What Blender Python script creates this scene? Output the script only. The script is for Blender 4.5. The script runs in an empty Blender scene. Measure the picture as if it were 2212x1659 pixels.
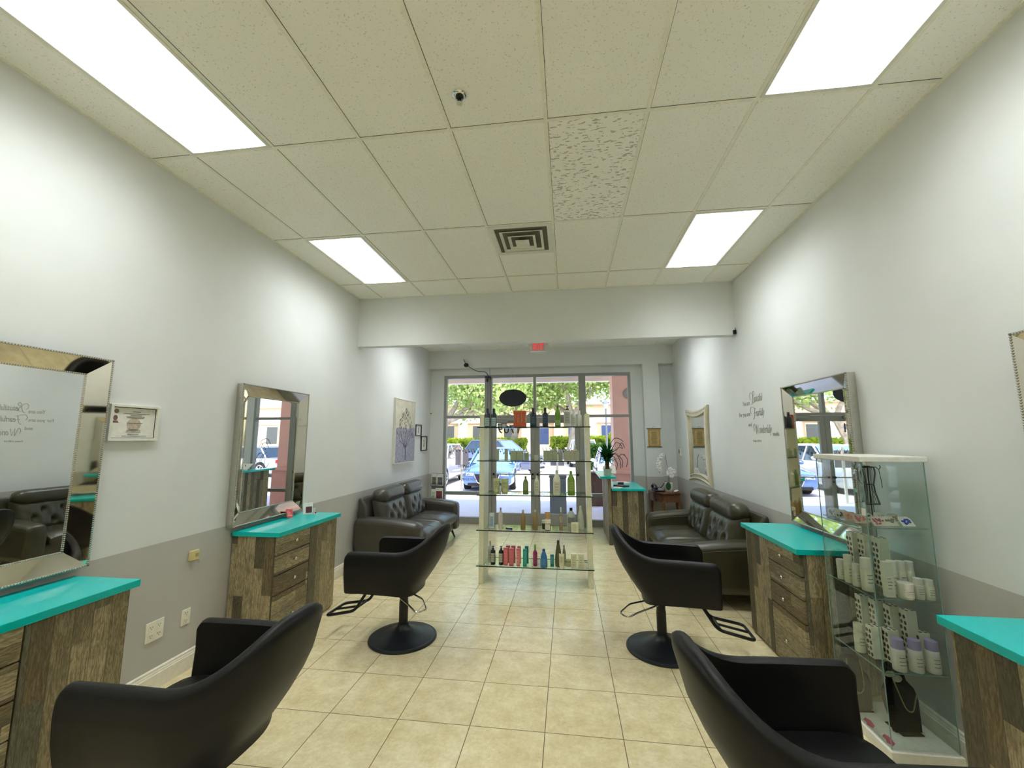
import bpy, math, random
from mathutils import Vector, Matrix
random.seed(7)
PI = math.pi
C = bpy.context.scene.collection
S = bpy.context.scene

# ------------------------------------------------------------------ camera, world, sun, exposure
cam = bpy.data.cameras.new('camera'); camo = bpy.data.objects.new('camera', cam); C.objects.link(camo)
F_PX, YAW, PITCH, ROLL = 893.19, .1316, .1302, -.0015
cam.sensor_fit = 'HORIZONTAL'; cam.sensor_width = 36.0; cam.lens = F_PX * 36.0 / 2212
cam.clip_start = .05; cam.clip_end = 400
fw = Vector((-math.sin(YAW)*math.cos(PITCH), math.cos(YAW)*math.cos(PITCH), math.sin(PITCH)))
rt = Vector((math.cos(YAW), math.sin(YAW), 0)); up = rt.cross(fw)
r2 = rt*math.cos(ROLL) + up*math.sin(ROLL); u2 = -rt*math.sin(ROLL) + up*math.cos(ROLL)
M = Matrix((r2, u2, -fw)).transposed().to_4x4(); M.translation = (0, 0, 1.715)
camo.matrix_world = M
S.camera = camo
S.view_settings.view_transform = 'Standard'; S.view_settings.look = 'None'
S.view_settings.gamma = 1; S.view_settings.use_curve_mapping = False
S.view_settings.exposure = 0.48
try:
    S.cycles.use_denoising = True
    S.cycles.max_bounces = 10; S.cycles.transparent_max_bounces = 24
    S.cycles.diffuse_bounces = 5; S.cycles.glossy_bounces = 5; S.cycles.transmission_bounces = 4
    S.cycles.sample_clamp_indirect = 6
    S.cycles.caustics_reflective = False; S.cycles.caustics_refractive = False
except Exception: pass
LAMP = 14.2          # brightness of the ceiling fixtures
W = bpy.data.worlds.new('sky'); S.world = W; W.use_nodes = True
wn = W.node_tree.nodes; wl = W.node_tree.links
sky = wn.new('ShaderNodeTexSky'); sky.sky_type = 'NISHITA'; sky.sun_disc = False
sky.sun_elevation = math.radians(62); sky.sun_rotation = math.radians(160); sky.air_density = 1.0; sky.dust_density = 2.2
wn['Background'].inputs['Strength'].default_value = .62
wl.new(sky.outputs['Color'], wn['Background'].inputs['Color'])
sun = bpy.data.lights.new('sun', 'SUN'); sun.energy = 3.4; sun.angle = .009; sun.color = (1, .95, .88)
suno = bpy.data.objects.new('sun', sun); C.objects.link(suno)
suno.rotation_euler = Vector((-.30, .12, -1.0)).normalized().to_track_quat('-Z', 'Y').to_euler()
suno.location = (0, 20, 30)

# ------------------------------------------------------------------ materials
def lin(c): return tuple((x/12.92 if x <= .04045 else ((x+.055)/1.055)**2.4) for x in c)
def rgb(r, g, b): return lin((r/255, g/255, b/255)) + (1,)
class NT:
    def __init__(s, name):
        s.m = bpy.data.materials.new(name); s.m.use_nodes = True
        s.t = s.m.node_tree; s.n = s.t.nodes; s.b = s.n['Principled BSDF']; s.out = s.n['Material Output']
        s.tc = None
    def N(s, typ, **k):
        n = s.n.new('ShaderNode' + typ)
        for a, v in k.items(): setattr(n, a, v)
        return n
    def L(s, a, b): s.t.links.new(a, b)
    def val(s, sock, v):
        if hasattr(v, 'is_output') or isinstance(v, bpy.types.NodeSocket): s.L(v, sock)
        else: sock.default_value = v
    def math(s, op, a, b=0.0, c=0.0):
        n = s.N('Math', operation=op)
        for i, v in enumerate((a, b, c)): s.val(n.inputs[i], v)
        return n.outputs[0]
    def coord(s, kind='Object'):
        if not s.tc: s.tc = s.N('TexCoord')
        return s.tc.outputs[kind]
    def sep(s, v):
        n = s.N('SeparateXYZ'); s.L(v, n.inputs[0]); return n.outputs
    def comb(s, x, y, z):
        n = s.N('CombineXYZ')
        for i, v in enumerate((x, y, z)): s.val(n.inputs[i], v)
        return n.outputs[0]
    def noise(s, vec, scale, detail=3, rough=.55, out='Fac'):
        n = s.N('TexNoise'); s.L(vec, n.inputs['Vector']); n.inputs['Scale'].default_value = scale
        n.inputs['Detail'].default_value = detail; n.inputs['Roughness'].default_value = rough
        return n.outputs[out]
    def white(s, vec):
        n = s.N('TexWhiteNoise', noise_dimensions='3D'); s.L(vec, n.inputs['Vector']); return n.outputs['Value']
    def ramp(s, fac, stops, interp='LINEAR'):
        n = s.N('ValToRGB'); s.L(fac, n.inputs['Fac']); cr = n.color_ramp; cr.interpolation = interp
        while len(cr.elements) < len(stops): cr.elements.new(.5)
        for e, (p, c) in zip(cr.elements, stops):
            e.position = p; e.color = c if len(c) == 4 else tuple(c) + (1,)
        return n.outputs['Color']
    def mix(s, fac, a, b, blend='MIX'):
        n = s.N('Mix', data_type='RGBA', blend_type=blend)
        s.val(n.inputs[0], fac); s.val(n.inputs[6], a); s.val(n.inputs[7], b); return n.outputs[2]
    def bump(s, h, strength=.2, dist=.01):
        n = s.N('Bump'); s.L(h, n.inputs['Height']); n.inputs['Strength'].default_value = strength
        n.inputs['Distance'].default_value = dist; s.L(n.outputs[0], s.b.inputs['Normal'])
MATS = {}
def plain(name, col, rough=.5, metal=0., var=.06, scale=30, bump=0., coat=0., spec=.5, bscale=200):
    """a colour with a little procedural mottling"""
    if name in MATS: return MATS[name]
    t = NT(name); f = t.noise(t.coord(), scale)
    a = tuple(max(0, c*(1-var)) for c in col[:3]) + (1,); b = tuple(min(1, c*(1+var)) for c in col[:3]) + (1,)
    t.L(t.ramp(f, [(.3, a), (.7, b)]), t.b.inputs['Base Color'])
    t.b.inputs['Roughness'].default_value = rough; t.b.inputs['Metallic'].default_value = metal
    t.b.inputs['Coat Weight'].default_value = coat; t.b.inputs['Specular IOR Level'].default_value = spec
    if bump: t.bump(t.noise(t.coord(), bscale, 2), bump, .002)
    MATS[name] = t.m; return t.m
def emit(name, col, strength):
    t = NT(name); t.b.inputs['Base Color'].default_value = col
    t.b.inputs['Emission Color'].default_value = col; t.b.inputs['Emission Strength'].default_value = strength
    return t.m
def glass(name, tint, gloss=1.0):
    t = NT(name); tr = t.N('BsdfTransparent'); tr.inputs[0].default_value = tint
    g = t.N('BsdfGlossy'); g.inputs['Roughness'].default_value = .02
    lw = t.N('LayerWeight'); lw.inputs[0].default_value = .5
    fr = t.math('ADD', .04, t.math('MULTIPLY', t.math('POWER', lw.outputs['Facing'], 5), .9))
    mx = t.N('MixShader'); t.L(t.math('MULTIPLY', fr, gloss), mx.inputs[0])
    t.L(tr.outputs[0], mx.inputs[1]); t.L(g.outputs[0], mx.inputs[2]); t.L(mx.outputs[0], t.out.inputs[0])
    t.n.remove(t.b); return t.m

def floor_mat():
    t = NT('floor_tile'); p = t.sep(t.coord()); T = .4509
    a = t.math('DIVIDE', t.math('ADD', p[0], 1.515), T); b = t.math('DIVIDE', t.math('SUBTRACT', p[1], 2.676), T)
    fa = t.math('FRACT', a); fb = t.math('FRACT', b)
    da = t.math('MINIMUM', fa, t.math('SUBTRACT', 1, fa)); db = t.math('MINIMUM', fb, t.math('SUBTRACT', 1, fb))
    d = t.math('MINIMUM', da, db); gr = t.math('LESS_THAN', d, .0058)
    idv = t.comb(t.math('FLOOR', a), t.math('FLOOR', b), 0); rnd = t.white(idv)
    off = t.N('VectorMath', operation='SCALE'); t.L(idv, off.inputs[0]); off.inputs[3].default_value = 3.71
    ad = t.N('VectorMath', operation='ADD'); t.L(t.coord(), ad.inputs[0]); t.L(off.outputs[0], ad.inputs[1])
    n1 = t.noise(ad.outputs[0], 7, 8, .68); n2 = t.noise(ad.outputs[0], 38, 4, .7)
    f = t.math('ADD', t.math('MULTIPLY', n1, .65), t.math('MULTIPLY', n2, .35))
    col = t.ramp(f, [(.36, rgb(204, 188, 142)), (.5, rgb(221, 207, 164)), (.62, rgb(233, 222, 182))])
    spk = t.math('GREATER_THAN', t.noise(ad.outputs[0], 70, 2), .71)
    col = t.mix(t.math('MULTIPLY', spk, .45), col, rgb(150, 132, 98))
    col = t.mix(t.math('MULTIPLY', rnd, .12), col, rgb(206, 178, 150))
    col = t.mix(gr, col, rgb(112, 96, 68)); t.L(col, t.b.inputs['Base Color'])
    t.L(t.math('ADD', t.math('MULTIPLY', gr, .5), t.math('ADD', t.math('MULTIPLY', n2, .10), .17)), t.b.inputs['Roughness'])
    t.b.inputs['Specular IOR Level'].default_value = .55
    h = t.math('SUBTRACT', t.math('MULTIPLY', n1, .25), gr); t.bump(h, .12, .004)
    return t.m
def wall_mat():
    t = NT('painted_wall'); z = t.sep(t.N('NewGeometry').outputs['Position'])[2]
    low = t.math('LESS_THAN', z, .985); n = t.noise(t.coord(), 2.2)
    upc = t.ramp(n, [(.3, rgb(222, 224, 221)), (.7, rgb(227, 229, 226))])
    lo = t.ramp(n, [(.3, rgb(184, 183, 177)), (.7, rgb(189, 188, 182))])
    t.L(t.mix(low, upc, lo), t.b.inputs['Base Color']); t.b.inputs['Roughness'].default_value = .55
    t.bump(t.noise(t.coord(), 160, 3), .10, .002); return t.m
def tile_mat(fissure=False):
    t = NT('ceiling_tile_fissured' if fissure else 'ceiling_tile')
    base = t.ramp(t.noise(t.coord(), 1.4), [(.3, rgb(249, 247, 238)), (.7, rgb(252, 250, 242))])
    if fissure:
        mp = t.N('Mapping'); t.L(t.coord(), mp.inputs[0]); mp.inputs['Scale'].default_value = (26, 62, 30)
        n = t.noise(mp.outputs[0], 1.0, 2, .5); f = t.math('GREATER_THAN', n, .60)
    else:
        n = t.noise(t.coord(), 95, 2, .5); f = t.math('GREATER_THAN', n, .655)
    t.L(t.mix(t.math('MULTIPLY', f, .55 if fissure else .28), base, rgb(120, 116, 92)), t.b.inputs['Base Color'])
    t.b.inputs['Roughness'].default_value = .9; t.bump(t.math('SUBTRACT', 0, f), .5, .004); return t.m
def plank_mat(name, horiz=False, width=.085, warm=0.):
    """weathered reclaimed boards; vertical by default"""
    t = NT(name); p = t.sep(t.coord())
    across = p[2] if horiz else t.math('ADD', p[0], p[1]); along = t.math('ADD', p[0], p[1]) if horiz else p[2]
    w = t.math('DIVIDE', t.math('ADD', across, 50), width); k = t.math('FLOOR', w)
    shift = t.math('MULTIPLY', t.white(t.comb(k, 3, 1)), 1.0)
    seg = t.math('FLOOR', t.math('DIVIDE', t.math('ADD', t.math('ADD', along, 50), shift), 1.25))
    r = t.white(t.comb(k, seg, 7)); r_b = t.white(t.comb(seg, k, 2))
    s = t.math('MULTIPLY', r, 31)
    v = t.comb(t.math('ADD', t.math('MULTIPLY', across, 9), s), t.math('MULTIPLY', along, 1.5), s)
    g1 = t.noise(v, 2.2, 5, .6)
    v2 = t.comb(t.math('ADD', t.math('MULTIPLY', across, 60), s), t.math('MULTIPLY', along, 2.6), s); g2 = t.noise(v2, 2.5, 4, .6)
    rings = t.math('FRACT', t.math('MULTIPLY', g1, 11)); rings = t.math('ABSOLUTE', t.math('SUBTRACT', rings, .5))
    base = t.ramp(r, [(0, rgb(112, 106, 86)), (.18, rgb(174, 162, 130)), (.36, rgb(206, 192, 158)), (.54, rgb(144, 128, 98)),
                      (.70, rgb(188, 178, 148)), (.84, rgb(128, 128, 110)), (1, rgb(198, 180, 142))], 'CONSTANT')
    dark = t.mix(1.0, base, rgb(168, 160, 138), 'MULTIPLY')
    col = t.mix(t.math('MULTIPLY', rings, 1.2), dark, base)
    col = t.mix(t.math('MULTIPLY', t.math('GREATER_THAN', g2, .56), .38), col, rgb(70, 62, 44))
    patch = t.noise(t.comb(t.math('MULTIPLY', across, 2.2), t.math('MULTIPLY', along, .9), s), 5, 5, .65)
    pm = t.math('MINIMUM', t.math('MAXIMUM', t.math('MULTIPLY', t.math('SUBTRACT', patch, .48), 6), 0), 1); col = t.mix(t.math('MULTIPLY', pm, t.math('MULTIPLY', r_b, .7)), col, rgb(84, 82, 64))
    fr = t.math('FRACT', w); edge = t.math('LESS_THAN', t.math('MINIMUM', fr, t.math('SUBTRACT', 1, fr)), .02)
    col = t.mix(t.math('MULTIPLY', edge, .6), col, rgb(60, 52, 38))
    t.L(col, t.b.inputs['Base Color']); t.b.inputs['Roughness'].default_value = .62
    t.bump(t.math('SUBTRACT', g2, t.math('MULTIPLY', edge, .8)), .25, .003); return t.m
def diffuser_mat():
    """ribbed plastic lens over two fluorescent tubes"""
    t = NT('lit_diffuser'); p = t.sep(t.coord())
    d = t.math('ABSOLUTE', t.math('SUBTRACT', t.math('ABSOLUTE', p[0]), .125))
    g = t.math('POWER', t.math('MAXIMUM', t.math('SUBTRACT', 1, t.math('DIVIDE', d, .14)), 0), 1.6)
    e = t.math('MINIMUM', t.math('MULTIPLY', t.math('SUBTRACT', .66, t.math('ABSOLUTE', p[1])), 9), 1)
    rib = t.math('MULTIPLY', t.math('SINE', t.math('MULTIPLY', t.math('ADD', p[1], p[0]), 700)), .04)
    st = t.math('ADD', .19, t.math('MULTIPLY', t.math('MULTIPLY', g, e), 2.2)); st = t.math('MULTIPLY', st, t.math('ADD', 1, rib))
    t.b.inputs['Base Color'].default_value = (.8, .8, .76, 1); t.b.inputs['Roughness'].default_value = .35
    t.b.inputs['Emission Color'].default_value = (.955, 1.0, 1.02, 1)
    lw = t.N('LayerWeight'); lw.inputs[0].default_value = .5; cs = t.math('SUBTRACT', 1, lw.outputs['Facing'])   # prismatic lens: most light goes down
    st = t.math('MULTIPLY', st, t.math('ADD', .07, t.math('MULTIPLY', .93, t.math('POWER', cs, 2.4))))
    t.L(t.math('MULTIPLY', st, LAMP), t.b.inputs['Emission Strength']); return t.m
def leather_mat(name, col, rough=.36, b=.25, sc=90):
    t = NT(name); n = t.noise(t.coord(), 6); v = t.N('TexVoronoi'); t.L(t.coord(), v.inputs['Vector']); v.inputs['Scale'].default_value = sc*2
    a = tuple(c*.85 for c in col[:3]) + (1,); t.L(t.ramp(n, [(.3, a), (.7, col)]), t.b.inputs['Base Color'])
    t.b.inputs['Roughness'].default_value = rough
    t.bump(t.math('ADD', v.outputs['Distance'], t.math('MULTIPLY', t.noise(t.coord(), 18), 1.2)), b, .003); return t.m
def stucco_mat(name, c1, c2):
    t = NT(name); n = t.noise(t.coord(), 3, 5); t.L(t.ramp(n, [(.35, c1), (.65, c2)]), t.b.inputs['Base Color'])
    t.b.inputs['Roughness'].default_value = .9; t.bump(t.noise(t.coord(), 60), .3, .01); return t.m
def leaf_mat(name, c1, c2, c3):
    t = NT(name); n = t.noise(t.coord(), 1.1, 4)
    col = t.ramp(n, [(.3, c1), (.5, c2), (.68, c3)]); t.n.remove(t.b)
    d = t.N('BsdfDiffuse'); tr = t.N('BsdfTranslucent'); t.L(col, d.inputs[0]); t.L(col, tr.inputs[0])
    mx = t.N('MixShader'); mx.inputs[0].default_value = .45
    t.L(d.outputs[0], mx.inputs[1]); t.L(tr.outputs[0], mx.inputs[2]); t.L(mx.outputs[0], t.out.inputs[0]); return t.m

m_floor = floor_mat(); m_wall = wall_mat(); m_tile = tile_mat(); m_fiss = tile_mat(True)
m_plank = plank_mat('reclaimed_planks'); m_plankh = plank_mat('reclaimed_planks_level', True, .11)
m_diff = diffuser_mat()
m_grid = plain('grid_metal', rgb(242, 239, 224), .5)
m_white = plain('white_paint', rgb(228, 226, 214), .4)
m_trim = plain('baseboard_white', rgb(236, 232, 216), .35)
m_teal = plain('teal_laminate', rgb(0, 190, 184), .24, var=.02, spec=.35)
m_alu = plain('mullion_grey', rgb(150, 152, 146), .45, .2)
m_black = plain('black_vinyl', rgb(13, 13, 12), .42, var=.1, bump=.25, bscale=500, spec=.27)
m_bmetal = plain('black_metal', rgb(22, 22, 24), .32, .3)
m_bbase = plain('black_base', rgb(26, 30, 34), .38, .2)
m_chrome = plain('chrome', (.8, .8, .8, 1), .12, 1., var=.02)
m_nickel = plain('brushed_nickel', (.72, .69, .62, 1), .25, 1., var=.03)
m_leath = leather_mat('sofa_leather', rgb(70, 66, 58), .27)
m_leath2 = leather_mat('sofa_leather_olive_cast', rgb(60, 57, 39), .27)  # same leather as the other sofa, olive light cast mixed into its colour
m_dwood = plain('dark_leg_wood', rgb(48, 32, 28), .4)
m_mirror = plain('mirror_silver', (.86, .88, .86, 1), .012, 1., var=.003)
m_mirrorb = plain('mirror_bronze', (.72, .68, .58, 1), .03, 1., var=.02)
m_silver = plain('silver_bead', (.62, .61, .56, 1), .22, 1., var=.05)
m_champ = plain('champagne_leaf', rgb(206, 198, 170), .38, .45, var=.08, scale=12)
m_gl = glass('storefront_glass', (.97, .985, .98, 1), .8)
m_glc = glass('case_glass', (.935, .965, .955, 1), 1.0)
m_gls = glass('shelf_glass', (.90, .95, .93, 1), .6)
m_gledge = plain('glass_edge', rgb(6, 26, 26), .2)
m_gledge2 = plain('glass_edge_pale', rgb(120, 150, 138), .15)
m_cream = plain('cream_panel', rgb(222, 220, 190), .3)
m_paper = plain('paper', rgb(232, 230, 220), .7)
m_ink = plain('ink', rgb(60, 60, 58), .7)
m_red = plain('red_card', rgb(214, 74, 74), .6)
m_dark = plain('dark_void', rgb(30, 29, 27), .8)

# ------------------------------------------------------------------ geometry helpers (each returns verts, faces)
def box(x0, x1, y0, y1, z0, z1):
    v = [(x, y, z) for z in (z0, z1) for y in (y0, y1) for x in (x0, x1)]
    return v, [(0, 2, 3, 1), (4, 5, 7, 6), (0, 1, 5, 4), (2, 6, 7, 3), (0, 4, 6, 2), (1, 3, 7, 5)]
def lathe(prof, n=24, c=(0, 0, 0), sx=1., sy=1.):
    v, f = [], []
    for r, z in prof:
        for i in range(n):
            a = 2*PI*i/n; v.append((c[0]+r*math.cos(a)*sx, c[1]+r*math.sin(a)*sy, c[2]+z))
    m = len(prof)
    for j in range(m-1):
        for i in range(n):
            k = (i+1) % n; f.append((j*n+i, j*n+k, (j+1)*n+k, (j+1)*n+i))
    f.append(tuple(range(n-1, -1, -1))); f.append(tuple((m-1)*n+i for i in range(n)))
    return v, f
def tube(pts, r, n=8, closed=False, ry=None):
    pts = [Vector(p) for p in pts]; m = len(pts); v, f = [], []; prev = None
    for i, p in enumerate(pts):
        a = pts[(i-1) % m] if (closed or i > 0) else p; b = pts[(i+1) % m] if (closed or i < m-1) else p
        d = (b-a).normalized()
        if prev is None:
            q = Vector((0, 0, 1)) if abs(d.z) < .9 else Vector((1, 0, 0)); s = d.cross(q).normalized()
        else:
            s = prev - d*prev.dot(d); s.normalize()
        prev = s; t = d.cross(s); rr = r[i] if isinstance(r, (list, tuple)) else r
        for k in range(n):
            A = 2*PI*k/n; v.append(tuple(p + s*math.cos(A)*rr + t*math.sin(A)*(rr if ry is None else ry)))
    for i in range(m if closed else m-1):
        for k in range(n):
            a = i*n+k; b = i*n+(k+1) % n; c = ((i+1) % m)*n+(k+1) % n; d = ((i+1) % m)*n+k; f.append((a, b, c, d))
    if not closed:
        f.append(tuple(range(n-1, -1, -1))); f.append(tuple((m-1)*n+k for k in range(n)))
    return v, f
def prism(poly, a, b, axis='z'):
    n = len(poly); v = []
    for h in (a, b):
        for p, q in poly: v.append({'z': (p, q, h), 'y': (p, h, q), 'x': (h, p, q)}[axis])
    f = [tuple(range(n-1, -1, -1)), tuple(range(n, 2*n))]
    for i in range(n): k = (i+1) % n; f.append((i, k, n+k, n+i))
    return v, f
def ball(c, r, n=10, m=6, s=(1, 1, 1)):
    prof = [(max(1e-4, r*math.sin(PI*j/m)), -r*math.cos(PI*j/m)) for j in range(m+1)]
    v, f = lathe(prof, n); return [(c[0]+x*s[0], c[1]+y*s[1], c[2]+z*s[2]) for x, y, z in v], f
def loft(rings, cap=True, closed_ring=True):
    n = len(rings[0]); v = [tuple(p) for r in rings for p in r]; f = []
    for j in range(len(rings)-1):
        for i in range(n if closed_ring else n-1):
            k = (i+1) % n; f.append((j*n+i, j*n+k, (j+1)*n+k, (j+1)*n+i))
    if cap: f.append(tuple(range(n-1, -1, -1))); f.append(tuple((len(rings)-1)*n+i for i in range(n)))
    return v, f
def xf(vf, mat):
    return [tuple(mat @ Vector(p)) for p in vf[0]], vf[1]
def rnd(pts, R, seg=4):
    """round the corners of a 3-D polyline"""
    out = [pts[0]]
    for i in range(1, len(pts)-1):
        a, b, c = Vector(pts[i-1]), Vector(pts[i]), Vector(pts[i+1])
        r = min(R, (a-b).length*.45, (c-b).length*.45); p = b+(a-b).normalized()*r; q = b+(c-b).normalized()*r
        for k in range(seg+1):
            t = k/seg; out.append(tuple(p*(1-t)**2 + b*2*t*(1-t) + q*t*t))
    out.append(pts[-1]); return out
def obj(name, mat, *shapes, parent=None, smooth=False, bevel=0., seg=2, sub=0, loc=None, mats=None, fmat=None):
    v, f = [], []
    for sv, sf in shapes:
        o = len(v); v += sv; f += [tuple(i+o for i in q) for q in sf]
    me = bpy.data.meshes.new(name); me.from_pydata(v, [], f); me.update()
    for m in (mats or [mat]): me.materials.append(m)
    if fmat: 
        for i, p in enumerate(me.polygons): p.material_index = fmat(i, p)
    import bmesh
    bm = bmesh.new(); bm.from_mesh(me); bmesh.ops.recalc_face_normals(bm, faces=bm.faces); bm.to_mesh(me); bm.free()
    if smooth:
        for p in me.polygons: p.use_smooth = True
        try: me.set_sharp_from_angle(angle=math.radians(42))
        except Exception: pass
    o = bpy.data.objects.new(name, me); C.objects.link(o)
    if parent: o.parent = parent
    if loc: o.location = loc
    if bevel:
        b = o.modifiers.new('bevel', 'BEVEL'); b.width = bevel; b.segments = seg; b.limit_method = 'ANGLE'; b.angle_limit = math.radians(50)
    if sub:
        s = o.modifiers.new('sub', 'SUBSURF'); s.levels = sub; s.render_levels = sub
    return o
def tag(o, label, cat, group=None, kind=None):
    o['label'] = label; o['category'] = cat
    if group: o['group'] = group
    if kind: o['kind'] = kind
    return o
def thing(name, label, cat, loc=(0, 0, 0), rz=0., group=None):
    o = bpy.data.objects.new(name, None); C.objects.link(o); o.location = loc; o.rotation_euler = (0, 0, rz)
    o.empty_display_size = .1; return tag(o, label, cat, group)
def struct(o): o['kind'] = 'structure'; return o
def dup(root, loc=None, rz=None, label=None, group=None):
    r = root.copy(); C.objects.link(r)
    if loc is not None: r.location = loc
    if rz is not None: r.rotation_euler = (0, 0, rz)
    if label: r['label'] = label
    if group: r['group'] = group
    for ch in list(root.children):
        c = ch.copy(); C.objects.link(c); c.parent = r
        for g in list(ch.children):
            d = g.copy(); C.objects.link(d); d.parent = c
    return r
def text(name, s, size, mat, parent, loc, rot, width=None, shear=0., align='LEFT', extrude=.0008, offset=0.):
    cu = bpy.data.curves.new(name, 'FONT'); cu.body = s; cu.size = size; cu.extrude = extrude; cu.shear = shear
    cu.align_x = align; cu.offset = offset; cu.materials.append(mat); cu.resolution_u = 3
    o = bpy.data.objects.new(name, cu); C.objects.link(o); o.parent = parent; o.location = loc; o.rotation_euler = rot
    bpy.context.view_layer.update(); k = width/o.dimensions.x if width else 1
    me = bpy.data.meshes.new_from_object(o.evaluated_get(bpy.context.evaluated_depsgraph_get())); bpy.data.objects.remove(o)
    o = bpy.data.objects.new(name, me); C.objects.link(o); o.parent = parent; o.location = loc; o.rotation_euler = rot; o.scale = (k, 1, 1)
    return o

XL, XR, YB, YR, CE = -2.862, 2.083, -5.2, 8.45, 3.66
# ------------------------------------------------------------------ the room
struct(obj('floor', m_floor, box(XL-.1, XR+.1, YB-.1, 8.62, -.08, 0)))
struct(obj('wall_left', m_wall, box(XL-.12, XL, YB-.1, 8.6, 0, CE)))
struct(obj('wall_right', m_wall, box(XR, XR+.12, YB-.1, 8.6, 0, CE)))
struct(obj('wall_back', m_wall, box(XL, XR, YB-.12, YB, 0, CE)))
struct(obj('wall_front', m_wall,
    box(XL, XR, 8.3, 8.6, 3.163, CE), box(XL, -2.571, 8.45, 8.6, 0, 3.163), box(-2.571, 1.494, 8.45, 8.6, 3.03, 3.163),
    box(1.274, 1.494, 8.45, 8.6, 0, 3.03), box(1.494, 1.797, 8.3, 8.6, 0, 3.163), box(1.797, XR, 8.45, 8.6, 0, 3.163)))
ceil = struct(obj('ceiling', m_tile, box(XL, XR, YB, 5.292, CE, CE+.06)))
struct(obj('trim_1', m_wall, box(XL, XR, 5.292, 5.41, 2.975, CE+.05)))          # the beam across the room
lowc = struct(obj('ceiling', m_tile, box(XL, XR, 5.41, 8.3, 3.54, 3.60)))
KX = [-2.5341 + .6096*k for k in range(8)]; RY = [2.3246 + 1.2192*r for r in range(-6, 3)]
g = [box(x-.012, x+.012, YB, 5.292, CE-.004, CE+.001) for x in KX]
g += [box(XL, XR, y-.012, y+.012, CE-.0045, CE+.001) for y in RY]
g += [box(KX[3], KX[4], 4.153-.012, 4.153+.012, CE-.0045, CE+.001), box(XL, XL+.02, YB, 5.292, CE-.006, CE), box(XR-.02, XR, YB, 5.292, CE-.006, CE),
      box(XL, XR, 5.27, 5.292, CE-.006, CE)]
obj('ceiling_grid', m_grid, *g, parent=ceil)
obj('grid_shade_line', m_dark, *[box(x+.012, x+.0145, YB, 5.292, CE-.001, CE+.001) for x in KX], *[box(XL, XR, y-.0145, y-.012, CE-.001, CE+.001) for y in RY], parent=ceil)  # thin dark strips paint a shade line along one side of the bars
obj('ceiling_tile', m_fiss, box(KX[4]+.016, KX[5]-.014, RY[6]+.014, RY[7]-.016, CE-.003, CE+.001), parent=ceil)
obj('ceiling_grid', m_grid, *[box(x-.012, x+.012, 5.41, 8.3, 3.536, 3.541) for x in KX], *[box(XL, XR, y-.012, y+.012, 3.5355, 3.541) for y in (5.98, 7.2)], parent=lowc)
def base_prof(s): return [(0, 0), (.016*s, 0), (.016*s, .100), (.012*s, .106), (.012*s, .114), (.009*s, .120), (.009*s, .134), (0, .142)]
def baseboard(name, x, s, y0, y1):
    struct(obj(name, m_trim, prism([(x+p, q) for p, q in base_prof(s)], y0, y1, 'y')))
baseboard('baseboard_left', XL, 1, YB, 8.45); baseboard('baseboard_right', XR, -1, YB, 8.3)
struct(obj('baseboard_front', m_trim, box(XL+.016, -2.575, 8.436, 8.45, 0, .142), box(1.28, 1.494, 8.436, 8.45, 0, .142), box(1.494, 1.797, 8.286, 8.3, 0, .142), box(1.797, XR-.016, 8.436, 8.45, 0, .142)))

# storefront: windows and doors
def window(name, frame, panes):
    w = struct(obj(name, m_alu, *frame, bevel=.003))
    for p in panes: obj('window_pane', m_gl, box(*p), parent=w)
    return w
FY0, FY1, GY = 8.452, 8.56, 8.50
window('window_1', [box(-2.571, -2.515, FY0, FY1, .13, 2.97), box(-2.571, -1.543, FY0, FY1, 2.97, 3.03), box(-2.571, -1.543, FY0, FY1, 0, .13),
    box(-1.695, -1.543, FY0, FY1, .13, 2.97), box(-2.515, -1.695, FY0, FY1, 2.13, 2.183), box(-2.515, -1.695, FY0, FY1, .566, .631), box(-1.66, -1.63, 8.43, FY0, 0, 3.03)],
    [(-2.515, -1.695, GY, GY+.008, .631, 2.13), (-2.515, -1.695, GY, GY+.008, 2.183, 2.97), (-2.515, -1.695, GY, GY+.008, .13, .566)])
window('window_2', [box(-1.543, .246, FY0, FY1, 2.97, 3.03), box(-1.543, .246, FY0, FY1, 2.13, 2.183), box(-.677, -.624, FY0, FY1, 2.183, 2.97),
    box(-1.35, -.95, 8.42, FY0, 2.07, 2.125), box(-.35, .05, 8.42, FY0, 2.07, 2.125)],
    [(-1.543, -.677, GY, GY+.008, 2.183, 2.97), (-.624, .246, GY, GY+.008, 2.183, 2.97)])
window('window_3', [box(.246, .385, FY0, FY1, .13, 2.97), box(1.223, 1.274, FY0, FY1, .13, 2.97), box(.246, 1.274, FY0, FY1, 2.97, 3.03), box(.246, 1.274, FY0, FY1, 0, .13),
    box(.385, 1.223, FY0, FY1, 2.13, 2.183), box(.385, 1.223, FY0, FY1, .566, .631)],
    [(.385, 1.223, GY, GY+.008, .631, 2.13), (.385, 1.223, GY, GY+.008, 2.183, 2.97), (.385, 1.223, GY, GY+.008, .13, .566)])
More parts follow.
